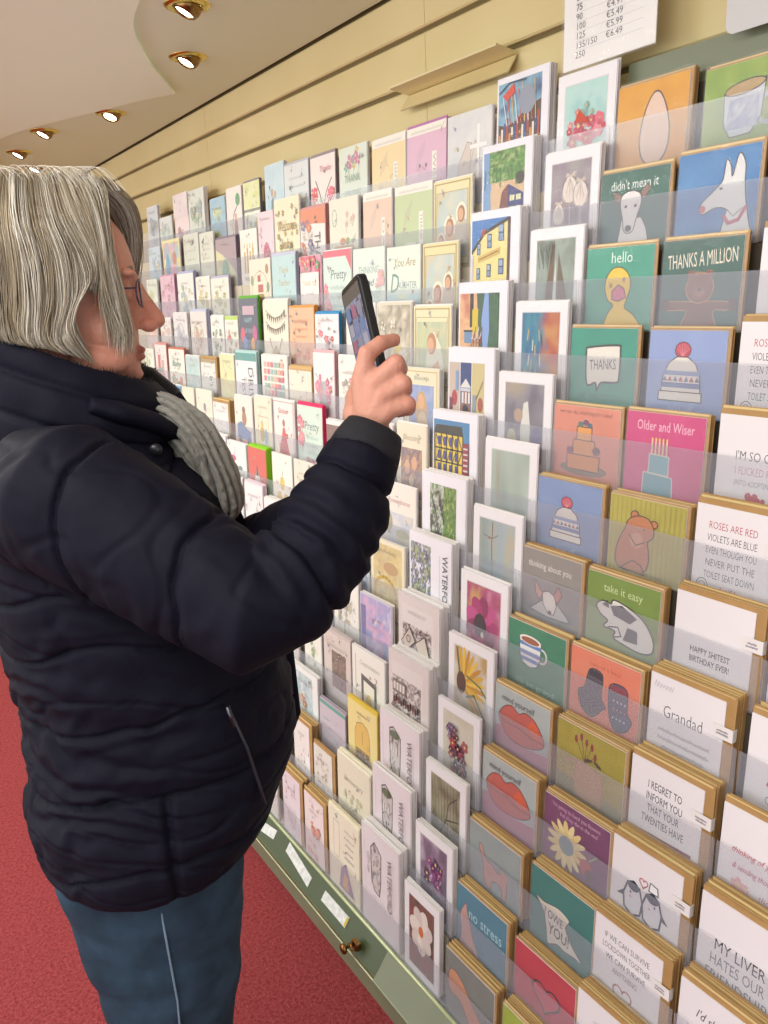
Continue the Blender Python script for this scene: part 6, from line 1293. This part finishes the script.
def hairpt(G, u, v):
    P = []
    u = max(0, min(len(G)-1, u)); i = min(int(u), len(G)-2); t = u-i
    for j in range(7): P.append(Vector(G[i][j]).lerp(Vector(G[i+1][j]), t))
    return cr(P, v)
b = MB(); hc = []
def sheet(G, sg, u0, u1, v0, v1, off, n, m):
    vs = []
    for i in range(n+1):
        for j in range(m+1):
            p = hairpt(G, u0+(u1-u0)*i/n, v0+(v1-v0)*j/m); c = Vector((0, 0, 1.59)); d = Vector((p.x, p.y, p.z-1.59)); k_2 = 1-off/max(d.length, .01)
            if p.z < 1.59: q_ = Vector((p.x, p.y, 0)); q_ *= (1-off/max(q_.length, .01)); vs.append(L3(q_.x, q_.y*sg, p.z))
            else: d *= k_2; vs.append(L3(d.x, d.y*sg, 1.59+d.z))
    fs = [(i*(m+1)+j, i*(m+1)+j+1, (i+1)*(m+1)+j+1, (i+1)*(m+1)+j) for i in range(n) for j in range(m)]
    k0 = len(b.f); b.add(vs, fs, 0, True)
for G, sg in ((GU, 1), (GF, -1)):
    sheet(G, sg, .5 if sg == 1 else .9, 2.0, 0, .55, .007, 12, 14); sheet(G, sg, 2.0, 3.2, 0, .5, .006, 6, 12); sheet(G, sg, 3.2, 8, 0, .95, .006, 30, 20)
# nape
vs = []; 
pn = [[hairpt(GU, 8, j/12) for j in range(12)]]
for sgn in (1, -1):
    for j in range(12): p = hairpt(GU, 8, j/12); vs.append(L3(p.x+.006, p.y*sgn, p.z-.004))
b.add(vs, [(j, j+1, 12+j+1, 12+j) for j in range(11)], 0, True)
cap = hexl('#857a68'); cols = ['#cfc6b4','#b8ab94','#a4967e','#dcd6c8','#8f8069','#c4b79e','#97896f','#e6e2d8']
cols = [hexl(c) for c in cols]
hc = [cap]*len(b.f)
q = random.Random(21)
NL = 300; locks = [(q.uniform(0, 8.4)**1.0 if _ % 9 else q.uniform(0,1.4), (q.choice([1, 1, 1, -1]) if _ % 9 else -1), q.uniform(-.010, .012), q.choice(cols), q.uniform(-.25, .25)) for _ in range(NL)]
def strand(G, sg, u, du, off, v0, v1, wav, col, r, fly=0):
    n = 15; pts = []
    for j in range(n+1):
        v = v0+(v1-v0)*j/n; uu = u+du*math.sin(v*PI*.9)+wav[0]*.12*math.sin(v*5+wav[1])
        p = hairpt(G, uu, v)
        d = Vector((p.x, p.y, max(0, p.z-1.59))).normalized()
        o2 = off+.007*noise.noise(Vector((u*2.6, v*2.0, sg*5)))+.004*noise.noise(Vector((u*7, v*3, sg*9)))+fly*(v**1.5)
        p = p+d*o2
        if u > 8: p = Vector((p.x-.0, p.y*(1-(u-8)*1.2), p.z))
        pts.append(L3(p.x, p.y*sg, p.z))
    k0 = len(b.f); rr = [r*.7]+[r]*(n-3)+[r*.8, r*.55, r*.25]
    b.tube(pts, rr[:n+1], 3, cap=False)
    hc.extend([col]*(len(b.f)-k0))
for i in range(7200):
    lk = q.choice(locks); u = lk[0]+q.gauss(0, .16); sg = lk[1]
    if u < 0: u = -u*.5
    if u > 8.6: continue
    G = GU if sg == 1 else GF
    off = q.uniform(-.005, .003)+lk[2]*.38; v1 = q.uniform(.86, 1.0)
    if u < 2.2: 
        v1 = q.uniform(.55, 1.0)
        if q.random() < .35: continue
    elif u < 3.1: v1 = q.uniform(.46, .64)
    if 1.3 < u < 2.2 and q.random() < .6: v1 = q.uniform(.45,.7)
    c = mixc(lk[3], q.choice(cols), q.uniform(0, .45)); c = mixc(c, hexl('#6c5f4c'), .55*(q.random() < .22))
    fly = 0 if q.random() < .93 else q.uniform(.002, .012)
    strand(G, sg, u, lk[4]*.6, off, q.uniform(0, .05), v1, (lk[4]*3, lk[0]*7), c, q.uniform(.00035, .0006), fly)
# sparse wisps falling forward over the temple and cheek
for i in range(190):
    u = abs(q.gauss(.3, .6)); sg = 1 if q.random() < .75 else -1; G = GU if sg == 1 else GF
    n = 16; pts = []; fw = q.uniform(-.003, .011); v1 = q.uniform(.7, 1.02); ph_ = q.uniform(0, 6)
    for j in range(n+1):
        v = v1*j/n; p = hairpt(G, u, min(v, 1)); k5 = math.sin(min(1, v*1.1)*PI*.62)**1.5
        pts.append(L3(p.x+fw*k5+.002*math.sin(v*7+ph_), (p.y+.004*math.sin(v*4+ph_))*sg, p.z-.012*max(0, v-.8)*5*q.uniform(.6, 1)))
    k0 = len(b.f); r = q.uniform(.00022, .0004); b.tube(pts, [r]*n+[r*.3], 3, cap=False); hc.extend([q.choice(cols)]*(len(b.f)-k0))
# a few loose hairs lifting off the crown
for i in range(46):
    u = q.uniform(.5, 6.5); p0 = hairpt(GU, u, .02); a0 = q.uniform(-.6, 1.0); L_ = q.uniform(.02, .06); pts = []
    for j in range(9):
        t = j/8; pts.append(L3(p0.x+L_*t*math.cos(a0)+.0, p0.y+.02*t*q.choice([1,1]), p0.z+.012*math.sin(t*PI)+.004-.02*t*t))
    k0 = len(b.f); b.tube(pts, .00028, 3, cap=False); hc.extend([cols[3]]*(len(b.f)-k0))
me = bpy.data.meshes.new('hair'); me.from_pydata(b.v, [], b.f)
me.polygons.foreach_set('use_smooth', [True]*len(b.f))
at = me.color_attributes.new('Col', 'FLOAT_COLOR', 'CORNER'); buf = []
for f_, c in zip(b.f, hc): buf += list(c)*len(f_)
at.data.foreach_set('color', buf)
hm = mat('grey_blond_hair', '#a09078', .42, spec=.45, attr='Col')
ho = link('hair', me, None, [hm]); ho.parent = woman; ho.matrix_parent_inverse = Matrix.Translation(-woman.location)
tag(ho, 'grey-blond chin-length bob')

# phone ------------------------------------------------------------------
A_ = Vector((.5099,.7910,1.5851)); ux = (Vector((.5240,.8530,1.5651))-A_).normalized(); dn = Vector((.5020,.7127,1.4650))-A_
dn = (dn-ux*dn.dot(ux)).normalized(); nn = ux.cross(dn).normalized()
PW, PL, PT = .071, .146, .0105
if nn.dot(Vector((-1, -.3, 0))) < 0: nn = -nn     # screen normal faces her
ph = bpy.data.objects.new('smartphone', None); COL.objects.link(ph); ph.empty_display_size = .03
ph.matrix_world = Matrix((( ux.x, -dn.x, nn.x, A_.x), (ux.y, -dn.y, nn.y, A_.y), (ux.z, -dn.z, nn.z, A_.z), (0,0,0,1)))
tag(ph, 'smartphone in a black case held up to photograph the cards', 'phone')
def rrect(w, h, r, x0=0, y0=0, n=6):
    o = []
    for cx, cy, a0 in ((w-r, -r, 0), (w-r, -h+r, -PI/2), (r, -h+r, -PI), (r, -r, -3*PI/2)):
        for i in range(n+1): a = a0+PI/2-PI/2*i/n if False else a0+(PI/2)*(1-i/n); o.append((x0+cx+r*math.cos(a), y0+cy+r*math.sin(a)))
    return o
b = MB(); b.prism(rrect(PW, PL, .009), -PT, 0, axis='z'); cs = b.build('case', mat('black_phone_case', '#141516', .45), ph)
bv = cs.modifiers.new('b', 'BEVEL'); bv.width = .0016; bv.segments = 2; bv.limit_method = 'ANGLE'
b = MB(); b.prism(rrect(PW-.005, PL-.005, .0075, .0025, -.0025), -.002, .0004, axis='z'); b.build('screen_glass', mat('dark_glass', '#1a1c20', .08, spec=.8), ph)
scn = Art(6.2, 13.2)
scn.wash(.05,.05,6.15,13.15,['#565c6c','#7c8498','#5c6c90','#8c8898','#484858'],4,5,22,40,2.2)
scn.rect(.05,.05,6.15,1.4,'#2c2c30'); scn.rect(.05,11.6,6.15,13.15,'#55504c')
for i in range(3):
    for j in range(5): scn.rect(.5+i*1.9,2+j*1.9,2.0+i*1.9,3.5+j*1.9,['#6c7494','#8c5c70','#8c8c9c','#5c7094','#787888'][(i*2+j) % 5])
scm2 = mat('lit_screen', '#ffffff', .15, attr='Col'); bn = scm2.node_tree.nodes['Principled BSDF']; an = [n for n in scm2.node_tree.nodes if n.bl_idname == 'ShaderNodeAttribute'][0]
scm2.node_tree.links.new(an.outputs['Color'], bn.inputs['Emission Color']); bn.inputs['Emission Strength'].default_value = .3
me = scn.mesh('display'); me.materials[0] = scm2
d_ = link('display', me, ph); d_.matrix_local = Matrix(((1,0,0,.0045),(0,0,1,-PL+.007),(0,-1,0,.00045),(0,0,0,1)))
b = MB(); b.prism(rrect(.024, .030, .006, .005, -.006), -PT-.0022, -PT+.0001, axis='z'); b.build('camera_bump', mat('dark_glass2', '#0c0d10', .15), ph)
b = MB(); b.box(-.0007, .0003, -.062, -.040, -.0065, -.0035); b.box(-.0007, .0003, -.082, -.070, -.0065, -.0035); b.build('side_buttons', M['dark'], ph)
# ------------------------------------------------------------------ light and camera
def area(loc, rot, sx, sy, e, col):
    L = bpy.data.lights.new('unseen_fill_lamp', 'AREA'); L.shape = 'RECTANGLE'; L.size = sx; L.size_y = sy; L.energy = e; L.color = col
    o = bpy.data.objects.new('unseen_fill_lamp', L); COL.objects.link(o); o.location = loc; o.rotation_euler = rot; return o
area((-.35, .2, 2.24), (0, math.radians(-12), 0), .6, 1.6, 30, (1, .97, .93))  # this and the next two: unseen overhead lamps, added for general light
area((-.55, 2.4, 2.24), (0, math.radians(-14), 0), .6, 2.0, 42, (1, .98, .9))
area((-.45, 5.0, 2.24), (0, math.radians(-10), 0), .7, 2.2, 34, (.95, 1, .84))
area((-2.9, 1.6, 1.35), (0, math.radians(-97), 0), 1.7, 5.0, 42, (.93, .97, 1))  # unseen upright lamp, added at the left to brighten ceiling and racks
wd = bpy.data.worlds.new('room_light'); SC.world = wd; wd.use_nodes = True
wd.node_tree.nodes['Background'].inputs['Color'].default_value = (.97, .98, 1, 1); wd.node_tree.nodes['Background'].inputs['Strength'].default_value = 1.12
cam = bpy.data.cameras.new('camera'); co_ = bpy.data.objects.new('camera', cam); COL.objects.link(co_); SC.camera = co_
f_, pit, rol, yaw = 782.06, .2724, -.0476, .5907
F = Vector((math.sin(yaw)*math.cos(pit), math.cos(yaw)*math.cos(pit), -math.sin(pit))); R = Vector((math.cos(yaw), -math.sin(yaw), 0)); U = R.cross(F)
R2 = R*math.cos(rol)+U*math.sin(rol); U2 = -R*math.sin(rol)+U*math.cos(rol); B = -F
co_.matrix_world = Matrix(((R2.x, U2.x, B.x, 0), (R2.y, U2.y, B.y, 0), (R2.z, U2.z, B.z, CZ), (0, 0, 0, 1)))
cam.sensor_fit = 'VERTICAL'; cam.sensor_height = 36; cam.lens = f_*36/1024; cam.clip_start = .02
SC.view_settings.view_transform = 'Standard'; SC.view_settings.look = 'None'; SC.view_settings.gamma = 1; SC.view_settings.use_curve_mapping = False
SC.view_settings.exposure = 0.04
SC.cycles.transparent_max_bounces = 24
